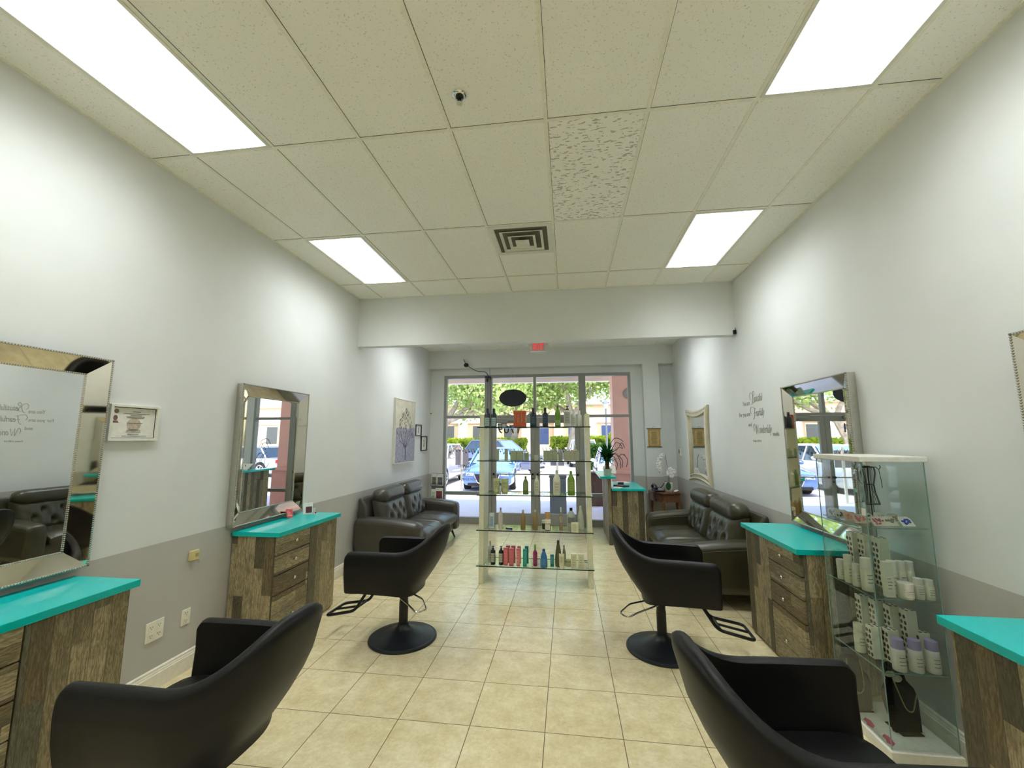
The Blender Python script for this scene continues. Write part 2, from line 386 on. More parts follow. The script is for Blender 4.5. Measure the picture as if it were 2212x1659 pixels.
def door(name, x0, x1, hx):
    d = struct(obj(name, m_alu, box(x0, x0+.092, 8.47, 8.53, .01, 2.125), box(x1-.092, x1, 8.47, 8.53, .01, 2.125), box(x0+.092, x1-.092, 8.47, 8.53, .01, .224),
        box(x0+.092, x1-.092, 8.47, 8.53, 2.02, 2.125), bevel=.003))
    obj('door_pane', m_gl, box(x0+.092, x1-.092, 8.497, 8.503, .224, 2.02), parent=d)
    pb = obj('push_bar', m_alu, tube([(x0+.05, 8.42, .995), (x1-.05, 8.42, .995)], .011), parent=d, smooth=True)
    for x in (x0+.05, x1-.05): obj('bar_bracket', m_bmetal, box(x-.02, x+.02, 8.405, 8.47, .975, 1.015), parent=d, bevel=.004)
    obj('door_closer', m_alu, box(hx-.13, hx+.13, 8.42, 8.47, 2.035, 2.09), parent=d, bevel=.006)
    return d
door('door_1', -1.541, -.652, -1.33); door_2 = door('door_2', -.648, .244, .03)
obj('door_lock', m_bmetal, lathe([(.018, 0), (.018, .02)], 12, (-.70, 8.45, .90)), parent=door_2)

# ------------------------------------------------------------------ ceiling fixtures
def troffer(x, y, z, label):
    t = thing('ceiling_light', label, 'light', (x, y, z), 0, 'recessed fluorescent ceiling lights')
    w, l = .280, .585
    obj('light_frame', m_white, box(-.293, -w+.006, -.598, .598, -.008, 0), box(w-.006, .293, -.598, .598, -.008, 0), box(-w, w, -.598, -l+.006, -.008, 0), box(-w, w, l-.006, .598, -.008, 0), parent=t)
    obj('light_diffuser', m_diff, box(-w+.004, w-.004, -l+.004, l-.004, -.006, -.001), parent=t)
    return t
tL = troffer((KX[0]+KX[1])/2, (RY[5]+RY[6])/2, CE-.0005, 'lit recessed ceiling light cut off by the upper left corner of the picture')
def light_at(k, y, z, label, group='recessed fluorescent ceiling lights'): return dup(tL, ((KX[k]+KX[k+1])/2, y, z), None, label, group)
light_at(6, (RY[5]+RY[6])/2, CE-.0005, 'lit recessed ceiling light cut off by the upper right edge, tubes showing')
light_at(0, (RY[7]+RY[8])/2, CE-.0005, 'lit recessed ceiling light near the beam and the left wall')
light_at(6, (RY[7]+RY[8])/2, CE-.0005, 'lit recessed ceiling light near the beam and the right wall')
for k in (0, 6):
    light_at(k, (RY[3]+RY[4])/2, CE-.0005, 'lit recessed ceiling light behind the viewpoint', 'ceiling lights behind the viewpoint')
    light_at(k, (RY[1]+RY[2])/2, CE-.0005, 'lit recessed ceiling light behind the viewpoint', 'ceiling lights behind the viewpoint')
for k in (0, 6): light_at(k, 6.59, 3.5350, 'lit recessed ceiling light hidden beyond the beam', 'ceiling lights beyond the beam')
v = thing('ceiling_vent', 'square white air diffuser in the ceiling with stepped rings', 'air vent', (KX[3]+.3048, 3.848, CE-.004))
def ring(h, w, z, dz):      # square louvre ring: outer edge at z, inner edge raised by dz
    o = h; i = h-w
    V = []
    for (r, zz) in ((o, z), (i, z+dz)): V += [(-r, -r, zz), (r, -r, zz), (r, r, zz), (-r, r, zz)]
    V += [(x, y, z_+.004) for x, y, z_ in V]
    F = []
    for k in range(4):
        n = (k+1) % 4; F += [(k, n, 4+n, 4+k), (8+k, 8+n, 12+n, 12+k), (k, n, 8+n, 8+k), (4+k, 4+n, 12+n, 12+k)]
    return V, F
obj('vent_frame', m_white, ring(.297, .03, -.006, .0), parent=v); obj('vent_backing', plain('vent_cavity_shade', rgb(104, 102, 82), .8), box(-.29, .29, -.29, .29, .0, .003), box(-.035, .035, -.035, .035, -.02, 0), parent=v)  # flat backing plate, its grey stands in for the shaded cavity
obj('vent_cone', m_white, ring(.27, .022, -.006, .002), parent=v)
for h, z in ((.205, -.016), (.132, -.026)): obj('vent_ring', m_white, ring(h, .026, z, .010), ring(h, .006, z-.003, .0), parent=v)
obj('vent_center', m_white, ring(.066, .040, -.036, .012), box(-.027, .027, -.027, .027, -.030, -.022), parent=v)
t = thing('sprinkler_head', 'chrome fire sprinkler head in a round ceiling plate', 'sprinkler', (-.573, 2.071, CE))
obj('escutcheon', m_chrome, lathe([(.042, 0), (.042, -.004), (.032, -.012), (.026, -.012)], 24), parent=t, smooth=True)
obj('sprinkler_body', m_bmetal, lathe([(.024, -.010), (.022, -.022), (.012, -.030)], 16), parent=t, smooth=True)
obj('deflector', m_nickel, tube([(-.013, 0, -.028), (-.011, 0, -.045), (0, 0, -.052)], .0035, 6), tube([(.013, 0, -.028), (.011, 0, -.045), (0, 0, -.052)], .0035, 6), lathe([(.017, -.052), (.017, -.055)], 12), parent=t, smooth=True)
# exit sign hangs beyond the beam
t = thing('exit_sign', 'white exit sign with glowing red letters hanging beyond the beam', 'exit sign', (-.46, 6.9, 3.245))
m_exit = emit('exit_red', (1, .01, .04, 1), .55)
obj('sign_housing', m_white, box(-.138, .138, -.025, .025, -.075, .10), parent=t, bevel=.006)
obj('sign_mount', m_white, box(-.05, .05, -.02, .02, .10, .29), parent=t)
m_exp = plain('exit_panel_glow_tint', rgb(220, 196, 186), .5); obj('sign_panel', m_exp, box(-.11, .11, -.028, -.024, -.055, .085), parent=t)  # pink glow of the letters is put into the panel colour
text('sign_letters', 'EXIT', .16, m_exit, t, (-.098, -.0295, -.047), (PI/2, 0, 0), .19, 0, 'LEFT', .0015, .0)
for s in (-1, 1):
    l = obj('lamp_head', m_white, lathe([(.02, -.035), (.034, -.02), (.038, .02), (.03, .026)], 14, (0, 0, 0)), parent=t, smooth=True); l.rotation_euler = (PI/2, 0, s*.5); l.location = (s*.19, 0, .055)
    obj('lamp_arm', m_white, tube([(s*.135, 0, .055), (s*.17, 0, .055)], .010), parent=t)

# ------------------------------------------------------------------ styling stations
def station(label, loc, side, yd0):
    """side=+1: back on the left wall, front towards +x.  Local y runs 0..0.95, x 0 at the wall."""
    t = thing('styling_station', label, 'cabinet', loc, 0, 'plank styling stations with teal tops')
    D, Wd, H = .418, .925, .893; s = side
    X = lambda a, b: (min(s*a, s*b), max(s*a, s*b))
    obj('cabinet_body', m_plank, box(*X(.0, D-.02), .015, Wd, .0, H), parent=t, bevel=.002)
    obj('worktop', m_teal, box(*X(.0, D+.028), 0, .955, H, H+.038), parent=t, bevel=.003)
    obj('front_panel', m_plank, box(*X(D-.02, D), yd0+.475, Wd, .02, H-.006), parent=t, bevel=.002)
    zs = [(.742, .887), (.583, .734), (.424, .575)]
    for a, b in zs:
        d = obj('drawer', m_plankh, box(*X(D-.02, D), .02, yd0+.468, a, b), parent=t, bevel=.002)
        kn(s*D, (.02+yd0+.468)/2, (a+b)/2+.005, s, d)
    d = obj('door', m_plankh, box(*X(D-.02, D), .02, yd0+.468, .02, .416), parent=t, bevel=.002); kn(s*D, (.02+yd0+.468)/2, .21, s, d)
    obj('plinth', m_dark, box(*X(.0, D-.03), .03, Wd-.02, 0.001, .02), parent=t)
    return t
def kn(x, y, z, s, parent):
    k = obj('knob', m_nickel, lathe([(.005, 0), (.005, .012), (.012, .018), (.014, .024), (.010, .030), (.003, .032)], 12), parent=parent, smooth=True)
    k.location = (x, y, z); k.rotation_euler = (0, s*PI/2, 0)
station('plank cabinet with teal top against left wall, beyond the wall sockets', (XL+.018, 3.305, 0), 1, .0)
station('plank cabinet with teal top cut off by the left picture edge', (XL+.018, 1.205, 0), 1, .0)
station('plank cabinet with teal top between the right sofa and the glass showcase', (XR-.018-.03, 3.29, 0), -1, .03)
station('plank cabinet with teal top cut off by the right picture edge', (XR-.018, 1.245, 0), -1, .0)

# ------------------------------------------------------------------ framed wall mirrors
def wall_mirror(label, loc, rz):
    t = thing('wall_mirror', label, 'mirror', loc, rz, 'beaded silver mirrors above the stations')
    w, h, iw, ih, do, di = .465, .61, .352, .505, .062, .018
    O = [(-w, -h), (w, -h), (w, h), (-w, h)]; I = [(-iw, -ih), (iw, -ih), (iw, ih), (-iw, ih)]
    obj('mirror_glass', m_mirror, box(.010, di-.001, -iw, iw, -ih, ih), parent=t)
    obj('mirror_backing', m_alu, box(.0, .010, -w+.01, w-.01, -h+.01, h-.01), parent=t)
    for k in range(4):
        n = (k+1) % 4; P = [O[k], O[n], I[n], I[k]]; dd = [do, do, di, di]
        V = [(d, p[0], p[1]) for p, d in zip(P, dd)] + [(d-.010, p[0], p[1]) for p, d in zip(P, dd)]
        obj('mirror_strip', m_mirrorb, (V, [(0, 1, 2, 3), (7, 6, 5, 4), (0, 4, 5, 1), (1, 5, 6, 2), (2, 6, 7, 3), (3, 7, 4, 0)]), parent=t)
    obj('side_casing', m_silver, box(0, do-.004, -w-.004, -w+.008, -h-.004, h+.004), box(0, do-.004, w-.008, w+.004, -h-.004, h+.004), box(0, do-.004, -w, w, h-.008, h+.004), box(0, do-.004, -w, w, -h-.004, -h+.008), parent=t)
    def beads(a, b, r, step, d):
        out = []
        for sx in (-1, 1):
            n = int(2*b/step)
            for i in range(n+1): out.append(ball((d, sx*a, -b+2*b*i/n), r, 6, 4))
            n = int(2*a/step)
            for i in range(n+1): out.append(ball((d, -a+2*a*i/n, sx*b), r, 6, 4))
        return out
    obj('bead_trim', m_silver, *beads(w-.002, h-.002, .0065, .0125, do), parent=t, smooth=True)
    obj('bead_trim', m_silver, *beads(iw+.004, ih+.004, .0045, .0105, di+.004), parent=t, smooth=True)
    return t
wm = wall_mirror('silver beaded mirror above the left station beyond the wall sockets', (XL, 3.722, 1.583), 0)
dup(wm, (XL, 1.73, 1.588), 0, 'silver beaded mirror cut off by the left picture edge')
dup(wm, (XR, 3.742, 1.575), PI, 'silver beaded mirror reflecting the doors behind the glass showcase')
dup(wm, (XR, 1.672, 1.575), PI, 'silver beaded mirror, only its edge showing at the right picture edge')

# champagne framed mirror on the right wall, sides curved inwards
t = thing('decorative_mirror', 'champagne framed mirror with inward curving sides on the right wall', 'mirror', (XR, 6.985, 1.60), PI)
def outline(w, h, sg, n=12):
    P = []
    for k in range(4):
        a, b = [(-w, -h), (w, -h), (w, h), (-w, h)][k], [(w, -h), (w, h), (-w, h), (-w, -h)][k]
        nx, ny = (b[1]-a[1]), -(b[0]-a[0]); L = math.hypot(nx, ny); nx /= -L; ny /= -L
        for i in range(n):
            u = i/n; s = sg*(1-(2*u-1)**2); P.append((a[0]+(b[0]-a[0])*u+nx*s, a[1]+(b[1]-a[1])*u+ny*s))
    return P
rings = []
for (w, h, sg, d) in ((.555, .60, .055, .0), (.56, .605, .055, .03), (.535, .58, .055, .045), (.50, .55, .055, .034), (.46, .51, .052, .046), (.44, .49, .05, .030), (.435, .485, .05, .012)):
    rings.append([(d, p, q) for p, q in outline(w, h, sg)])
obj('mirror_frame', m_champ, loft(rings, cap=False), parent=t, smooth=True)
P = outline(.44, .49, .05); obj('mirror_glass', m_mirror, prism(P, .008, .014, 'x'), parent=t)

# ------------------------------------------------------------------ wall things, left
def framed(name, label, cat, y0, y1, z0, z1, fw, fm, depth=.02):
    t = thing(name, label, cat, (XL, (y0+y1)/2, (z0+z1)/2)); a, b = (y1-y0)/2, (z1-z0)/2
    obj('frame', fm, box(0, depth, -a, a, b-fw, b), box(0, depth, -a, a, -b, -b+fw), box(0, depth, -a, -a+fw, -b+fw, b-fw), box(0, depth, a-fw, a, -b+fw, b-fw), parent=t, bevel=.002)
    return t, a-fw, b-fw
LROT = (PI/2, 0, PI/2)
t, a, b = framed('framed_certificate', 'white framed certificate with small portrait hanging on left wall', 'certificate', 2.245, 2.565, 1.70, 1.937, .018, m_white, .024)
obj('certificate_paper', m_paper, box(.001, .008, -a, a, -b, b), parent=t)
obj('inner_mat_line', m_dark, box(.008, .0095, -a, a, b-.004, b), box(.008, .0095, a-.004, a, -b, b), box(.008, .0095, -a, a, -b, -b+.003), parent=t)
pf = plain('portrait_tone', rgb(120, 92, 84), .7); obj('portrait', pf, prism([(-.118+.013*math.cos(q)*1.0, .030+.017*math.sin(q)) for q in [i*PI/8 for i in range(16)]], .008, .0092, 'x'), prism([(-.140, -.002), (-.096, -.002), (-.104, .012), (-.132, .012)], .008, .0092, 'x'), parent=t)
obj('seal', plain('seal_bronze', rgb(136, 110, 92), .6), prism([(-.115+.014*math.cos(q), .073+.014*math.sin(q)) for q in [i*PI/8 for i in range(16)]], .008, .0095, 'x'), parent=t)
crest = plain('faded_crest', rgb(196, 180, 160), .7, var=.2, scale=60); obj('faded_crest', crest, prism([(.0+.045*math.cos(q), -.012+.045*math.sin(q)) for q in [i*PI/10 for i in range(20)]], .008, .0088, 'x'), parent=t)
m_inkg = plain('ink_grey', rgb(112, 112, 106), .7)
obj('printed_lines', m_inkg, *[box(.009, .0098, y-w, y+w, z-.0016, z+.0016) for y, z, w in ((.01, .073, .026), (.012, .060, .085), (.008, .049, .036), (.006, .040, .060), (.006, .033, .055), (.004, -.002, .050), (.0, -.042, .030), (.002, -.050, .044), (.0, -.060, .048), (0, -.074, .036), (.01, -.086, .08))], parent=t)
def plate(name, label, cat, y0, y1, z0, z1, m, holes):
    t = thing(name, label, cat, (XL, (y0+y1)/2, (z0+z1)/2)); a, b = (y1-y0)/2, (z1-z0)/2
    obj('cover_plate', m, box(0, .007, -a, a, -b, b), parent=t, bevel=.002)
    for (y, z, w, h) in holes:
        s = obj('socket', m, box(.006, .0095, y-w, y+w, z-h, z+h), parent=t, bevel=.001)
        obj('socket_slot', m_dark, box(.0093, .0100, y-.009, y-.0065, z-.002, z+.009), box(.0093, .0100, y+.0065, y+.009, z-.002, z+.008), box(.0093, .0100, y-.0025, y+.0025, z-.012, z-.007), parent=s)
    return t
plate('wall_outlet', 'wide four socket outlet plate low on the left wall', 'outlet', 2.645, 2.772, .332, .463, m_trim, [(-.028, .028, .016, .018), (.028, .028, .016, .018), (-.028, -.028, .016, .018), (.028, -.028, .016, .018)])
plate('wall_outlet', 'narrow outlet plate on the left wall next to the plank station', 'outlet', 2.911, 2.983, .336, .447, m_trim, [(0, .026, .016, .018), (0, -.026, .016, .018)])
t = thing('wall_jack', 'small yellowed plastic box on the grey lower left wall above the sockets', 'wall box', (XL, 2.962, .830))
m_yel = plain('yellowed_plastic', rgb(212, 200, 142), .4); obj('jack_body', m_yel, box(0, .022, -.038, .038, -.036, .036), parent=t, bevel=.004)
obj('jack_slot', plain('beige_dark', rgb(170, 158, 110), .5), box(.021, .024, .002, .030, -.012, .012), parent=t)
# tree canvas
t = thing('canvas_painting', 'canvas of a leafy tree in grey and mauve above the left sofa', 'painting', (XL, 7.03, 1.842))
a, b = .44, .538
obj('frame', m_white, box(0, .045, -a-.012, -a, -b-.012, b+.012), box(0, .045, a, a+.012, -b-.012, b+.012), box(0, .045, -a, a, b, b+.012), box(0, .045, -a, a, -b-.012, -b), parent=t)
tm = NT('painted_canvas'); p = tm.sep(tm.coord()); n = tm.noise(tm.coord(), 9, 5)
zz = tm.math('ADD', p[2], tm.math('MULTIPLY', tm.math('SUBTRACT', n, .5), .12))
top = tm.ramp(n, [(.35, rgb(196, 194, 172)), (.65, rgb(214, 208, 190))]); bot = tm.ramp(tm.noise(tm.coord(), 22, 4), [(.3, rgb(132, 130, 156)), (.5, rgb(160, 158, 176)), (.7, rgb(178, 180, 186))])
tm.L(tm.mix(tm.math('LESS_THAN', zz, .06), top, bot), tm.b.inputs['Base Color']); tm.b.inputs['Roughness'].default_value = .75
obj('canvas', tm.m, box(0, .040, -a, a, -b, b), parent=t)
def leafpoly(y, z, l, w, an):
    return [(y+math.cos(an+PI/2)*math.cos(q)*w-math.sin(an+PI/2)*0+math.cos(an)*math.sin(q)*l, z+math.sin(an+PI/2)*math.cos(q)*w+math.sin(an)*math.sin(q)*l) for q in [i*PI/4 for i in range(8)]]
rr = random.Random(3); dk, lt_ = [], []
for i in range(120):
    z = rr.uniform(-.12, .40); hw = .40*max(.12, min(1, (.46-z)/.42)); y = rr.uniform(-hw, hw)
    (dk if z > .06 or rr.random() < .6 else lt_).append(prism(leafpoly(y, z, rr.uniform(.018, .034), rr.uniform(.007, .012), PI/2+rr.uniform(-.7, .7)), .0400, .0408, 'x'))
obj('painted_leaves', plain('leaf_grey', rgb(118, 118, 98), .8), *dk, parent=t); obj('painted_leaves', plain('leaf_mauve', rgb(104, 102, 128), .8), *lt_, parent=t)
obj('painted_branches', plain('branch_mauve', rgb(96, 98, 118), .8), *[tube([(.040, 0, -.30), (.040, y*.4, -.22), (.040, y, z)], [.007, .005, .003], 5) for y, z in ((-.22, -.05), (-.1, .0), (.02, .02), (.12, .0), (.25, -.06), (-.28, -.16))], tube([(.040, 0, -.50), (.040, .0, -.3)], .009, 5), parent=t)
for (y0, y1, z0, z1, lb, s) in ((7.585, 7.90, 1.757, 1.98, 'small black framed sketch, upper of two beside the tree canvas', .05), (7.905, 8.245, 1.468, 1.758, 'small black framed sketch, lower of two beside the room corner', .07)):
    t, a, b = framed('picture_frame', lb, 'picture', y0, y1, z0, z1, .018, m_bmetal, .022)
    obj('mat_board', m_paper, box(.001, .006, -a, a, -b, b), parent=t)
    obj('sketch', m_inkg, *[tube([(.0065, -s*.4+k*s*.2, -s), (.0065, s*.25*math.sin(k*2), 0), (.0065, -s*.3+k*s*.15, s)], .0018, 4) for k in range(5)], parent=t)
t = thing('door_sensor', 'small white alarm sensor on the front wall beside the left corner', 'sensor', (-2.842, 8.45, 2.28))
obj('sensor_case', m_white, box(-.018, .028, -.03, 0, -.05, .06), parent=t, bevel=.006); obj('sensor_lens', m_dark, box(-.012, .02, -.031, -.029, -.056, -.040), parent=t)
# magazine rack
t = thing('magazine_rack', 'clear two pocket rack on the front wall holding magazines', 'rack', (-2.655, 8.448, 0))
obj('rack_back', glass('acrylic', (.86, .9, .9, 1), 1.), box(-.14, .12, -.006, -.001, .46, 1.0), parent=t)
for z in (.745, .475): obj('rack_pocket', bpy.data.materials['acrylic'], box(-.14, .12, -.075, -.070, z, z+.06), box(-.14, .12, -.075, -.006, z, z+.005), parent=t)
def magazine(label, x, y, z, w, h, cols, rz=0):
    t = thing('magazine', label, 'magazine', (x, y, z), rz, 'magazines in the clear wall rack')
    obj('magazine_cover', m_paper, box(0, w, -.012, 0, 0, h), parent=t)
    obj('cover_picture', plain('cover_'+cols[0], cols[1], .4, var=.5, scale=25), box(w*.12, w*.88, -.014, -.012, h*.08, h*.72), parent=t)
magazine('magazine with a dark photo cover at the right of the upper rack pocket', -2.665, 8.40, .752, .13, .235, ('grey', rgb(104, 106, 112)))
magazine('magazine with a white oval on its cover at the left of the upper rack pocket', -2.785, 8.41, .752, .11, .24, ('olive', rgb(120, 120, 100)), .0)
magazine('magazine with a red photo cover at the right of the lower rack pocket', -2.695, 8.40, .482, .16, .225, ('maroon', rgb(124, 60, 60)))
magazine('pale green edged magazine at the left of the lower rack pocket', -2.785, 8.41, .482, .085, .20, ('mint', rgb(190, 204, 178)), .0)

# ------------------------------------------------------------------ right wall things
t = thing('wall_lettering', 'grey script verse lettering on the right wall left of the silver beaded mirror', 'wall lettering', (XR, 0, 0))
RROT = (PI/2, 0, -PI/2); m_let = plain('decal_grey', rgb(158, 158, 152), .6)
X0 = -.0016
for s, y0, y1, z, size, sh in (('You are', 5.245, 5.045, 2.088, .075, 0), ('eautiful', 4.935, 4.735, 2.115, .115, .35), ('For you are', 5.365, 5.065, 1.965, .070, 0), ('earfully', 4.925, 4.715, 1.955, .115, .35),
                               ('and', 5.125, 5.035, 1.845, .065, 0), ('onderfully', 4.87, 4.585, 1.765, .125, .35), ('made.', 4.565, 4.435, 1.735, .065, 0), ('Psalm 139:14', 5.035, 4.835, 1.670, .035, .2)):
    text('word', s, size, m_let, t, (X0, y0, z), RROT, y0-y1, sh)
def strokes(name, curves, r=.004):
    return obj(name, m_let, *[tube([(-.0015, y, z) for y, z in c], r, 5) for c in curves], parent=t)
def sp(pts, n=6):
    out = []
    P = [pts[0]]+pts+[pts[-1]]
    for i in range(1, len(P)-2):
        for k in range(n):
            u = k/n; q = []
            for c in (0, 1):
                a, b, d, e = P[i-1][c], P[i][c], P[i+1][c], P[i+2][c]
                q.append(.5*(2*b+(d-a)*u+(2*a-5*b+4*d-e)*u*u+(3*b-a-3*d+e)*u**3))
            out.append(tuple(q))
    out.append(pts[-1]); return out
strokes('swash_capital', [sp([(5.01, 2.09), (4.985, 2.10), (4.965, 2.16), (4.955, 2.22)]), sp([(4.965, 2.20), (5.01, 2.225), (5.04, 2.19), (5.03, 2.15), (5.01, 2.14)]), sp([(4.955, 2.22), (4.93, 2.235), (4.92, 2.20), (4.955, 2.175), (4.935, 2.15), (4.935, 2.11), (4.965, 2.105)])], .0028)
strokes('swash_capital', [sp([(5.03, 1.985), (5.045, 2.02), (5.02, 2.06), (4.97, 2.055), (4.91, 2.035)]), sp([(4.935, 2.045), (4.945, 1.99), (4.96, 1.94), (4.985, 1.92)]), [(4.965, 1.99), (4.925, 1.995)]], .0028)
strokes('swash_capital', [sp([(4.985, 1.79), (4.99, 1.84), (4.97, 1.87), (4.955, 1.84), (4.93, 1.755)]), [(4.93, 1.755), (4.925, 1.86), (4.895, 1.76), (4.88, 1.855)]], .0028)
t = thing('wall_scroll', 'brown parchment scroll on wooden rods hanging on the front column', 'wall hanging', (1.653, 8.298, 1.72))
m_par = plain('parchment', rgb(178, 148, 90), .8, var=.15, scale=14); m_rod = plain('rod_wood', rgb(92, 62, 34), .5)
obj('parchment', m_par, box(-.115, .115, -.012, -.009, -.165, .165), parent=t); obj('inner_panel', plain('parchment_light', rgb(196, 170, 112), .8, var=.1), box(-.085, .085, -.0135, -.012, -.135, .130), parent=t)
for z in (-.172, .172): obj('rod', m_rod, tube([(-.135, -.012, z), (.135, -.012, z)], .0075), parent=t, smooth=True)
obj('hanging_loop', m_rod, tube([(-.03, -.010, .175), (0, -.004, .22), (.03, -.010, .175)], .002, 5), parent=t)
obj('written_lines', plain('scroll_ink', rgb(96, 72, 34), .8), *[box(-.068*random.uniform(.6, 1), .068*random.uniform(.6, 1), -.0142, -.0135, z-.0028, z+.0028) for z in [.112-.0145*i for i in range(17)]], parent=t)
t = thing('wall_thermostat', 'small grey thermostat with a screen on right wall near the corner', 'thermostat', (XR, 8.12, 1.455))
obj('thermostat_body', m_white, box(-.028, 0, -.06, .06, -.07, .07), parent=t, bevel=.006); obj('thermostat_screen', plain('lcd_green', rgb(96, 112, 100), .3), box(-.030, -.028, -.04, .04, -.02, .045), parent=t)
t = thing('beam_clip', 'small dark hook at the right end of the beam', 'hook', (XR-.02, 5.28, 3.0)); obj('hook', m_bmetal, box(-.015, .02, -.012, .01, -.02, .03), tube([(0, -.012, .02), (0, -.035, .03), (0, -.03, .05)], .004, 6), parent=t)
# things hung at the storefront
t = thing('oval_sign', 'black oval sign hanging by a cord inside the glass over the door', 'sign', (-1.10, 8.43, 2.537))
obj('sign_board', plain('sign_back_black', rgb(26, 34, 40), .5), prism([(.283*math.cos(i*PI/24), .178*math.sin(i*PI/24)) for i in range(48)], -.006, .006, 'y'), parent=t)
obj('hanging_cord', m_white, tube([(-.06, 0, .17), (-.02, 0, .62), (.0, 0, .626), (.02, 0, .62), (.08, 0, .165)], .0022, 5), parent=t)
t = thing('gooseneck_arm', 'thin black bent arm with a round disc above the storefront mullion', 'bent arm', (-1.60, 8.36, 3.0))
obj('arm_rod', m_bmetal, tube(rnd([(-.50, -.13, .33), (-.44, -.13, .21), (-.22, -.13, .075), (-.03, -.12, .068), (0, -.01, .0)], .08, 5), .007, 6), parent=t, smooth=True)
obj('arm_disc', m_bmetal, ball((-.445, -.13, .215), .052, 12, 8, (1, .55, .85)), parent=t, smooth=True)
obj('arm_clamp', m_bmetal, box(-.07, .045, -.03, .06, -.045, -.015), box(-.04, .0, -.03, -.02, -.13, -.06), parent=t); obj('arm_cord', m_dark, tube([(0.02, .05, .20), (.02, .05, -.02), (.035, .07, -.4), (.02, .07, -.75), (.04, .07, -1.0)], .0035, 5), parent=t)
m_dec = plain('window_decal', rgb(52, 58, 62), .6)
GROT = (PI/2, 0, PI)
t = thing('window_lettering', 'dark number 1709 on the door glass, mirrored from inside', 'window lettering', (0, 8.496, 0)); text('number', '1709', .24, m_dec, t, (-.94, 0, 1.815), GROT, .43, 0, 'LEFT', .0006, .002)
t = thing('window_lettering', 'dark service words on the left window glass, mirrored from inside', 'window lettering', (0, 8.496, 0))
for s, x, z, w in (('KERATIN', -1.98, 1.12, .26), ('BOTOX', -2.0, 1.03, .19), ('COLOR', -1.97, .94, .19), ('HIGHLIGHTS', -1.84, .85, .34)): text('word', s, .075, m_dec, t, (x, 0, z), GROT, w, 0, 'LEFT', .0006)
def script(label, x0, x1, z, amp, n):
    t = thing('window_script', label, 'window lettering', (0, 8.493, 0), 0); rr = random.Random(int(x0*10)); S_ = []; x = x0
    while x < x1:
        h = amp*rr.uniform(.5, 1.2); S_.append(tube([(q[0], 0, q[1]) for q in sp([(x, z), (x+.02, z-h*.5), (x+.035, z-h), (x+.05, z-h*.6), (x+.03, z-h*.9)], 3)], .0045, 4)); x += .045+rr.random()*.03
    obj('script_strokes', m_dec, *S_, parent=t)
script('row of flowing script strokes across the left window glass', -2.47, -1.74, 1.50, .10, 9)
script('row of flowing script strokes across the left door glass', -1.40, -.80, 1.50, .12, 9)
script('row of flowing script strokes across the right door glass', -.50, .10, 1.52, .11, 9)
t = thing('window_emblem', 'dark sweeping hair strokes drawn on the right window glass', 'window lettering', (0, 8.493, 0))
obj('swirl_strokes', m_dec, *[tube([(q[0], 0, q[1]) for q in sp(c, 5)], .006, 4) for c in (
    [(.88, 1.50), (.95, 1.62), (1.03, 1.60), (1.08, 1.52)], [(.84, 1.58), (.92, 1.70), (1.02, 1.70), (1.10, 1.64)], [(.93, 1.42), (1.00, 1.36), (1.06, 1.40), (1.13, 1.36)],
    [(.98, 1.37), (1.03, 1.25), (1.03, 1.12)], [(1.0, 1.37), (1.07, 1.27), (1.06, 1.14)], [(1.10, 1.40), (1.17, 1.28), (1.14, 1.15)], [(.95, 1.46), (1.01, 1.53), (1.09, 1.50)], [(1.02, 1.55), (1.07, 1.62), (1.12, 1.52)], [(.85, 1.18), (.92, 1.08), (.97, 1.2), (.90, 1.35)])], parent=t)

# ------------------------------------------------------------------ product shelf
t = thing('display_shelf', 'tall white two post display shelf with five glass shelves in the middle of the room', 'shelf', (-.4115, 5.21, 0))
SX0, SX1 = -.668, .682
obj('side_post', m_cream, box(SX0, SX0+.058, -.125, .19, 0, 2.005), parent=t, bevel=.003)
obj('side_post', m_cream, box(SX1-.055, SX1, -.125, .19, 0, 2.005), parent=t, bevel=.003)
SZ = [1.852, 1.446, 1.040, .6305, .2245]
for z in SZ:
    s = obj('glass_shelf', m_gls, box(-.686, .692, -.190, .19, z-.009, z-.0005), parent=t)
    obj('shelf_edge', m_gledge, box(-.686, .692, -.1925, -.190, z-.0112, z-.0003), parent=s); obj('shelf_edge', m_gledge2, box(-.686, .692, .190, .192, z-.0092, z-.0003), parent=s)
    obj('shelf_pin', m_nickel, *[tube([(x, y, z-.016), (x+d, y, z-.016)], .005, 6) for x, d in ((SX0+.055, .03), (SX1-.052, -.03)) for y in (-.08, .14)], parent=s)
PC = {}
def col(name, c, rough=.3): return plain('p_'+name, rgb(*c), rough, var=.04)
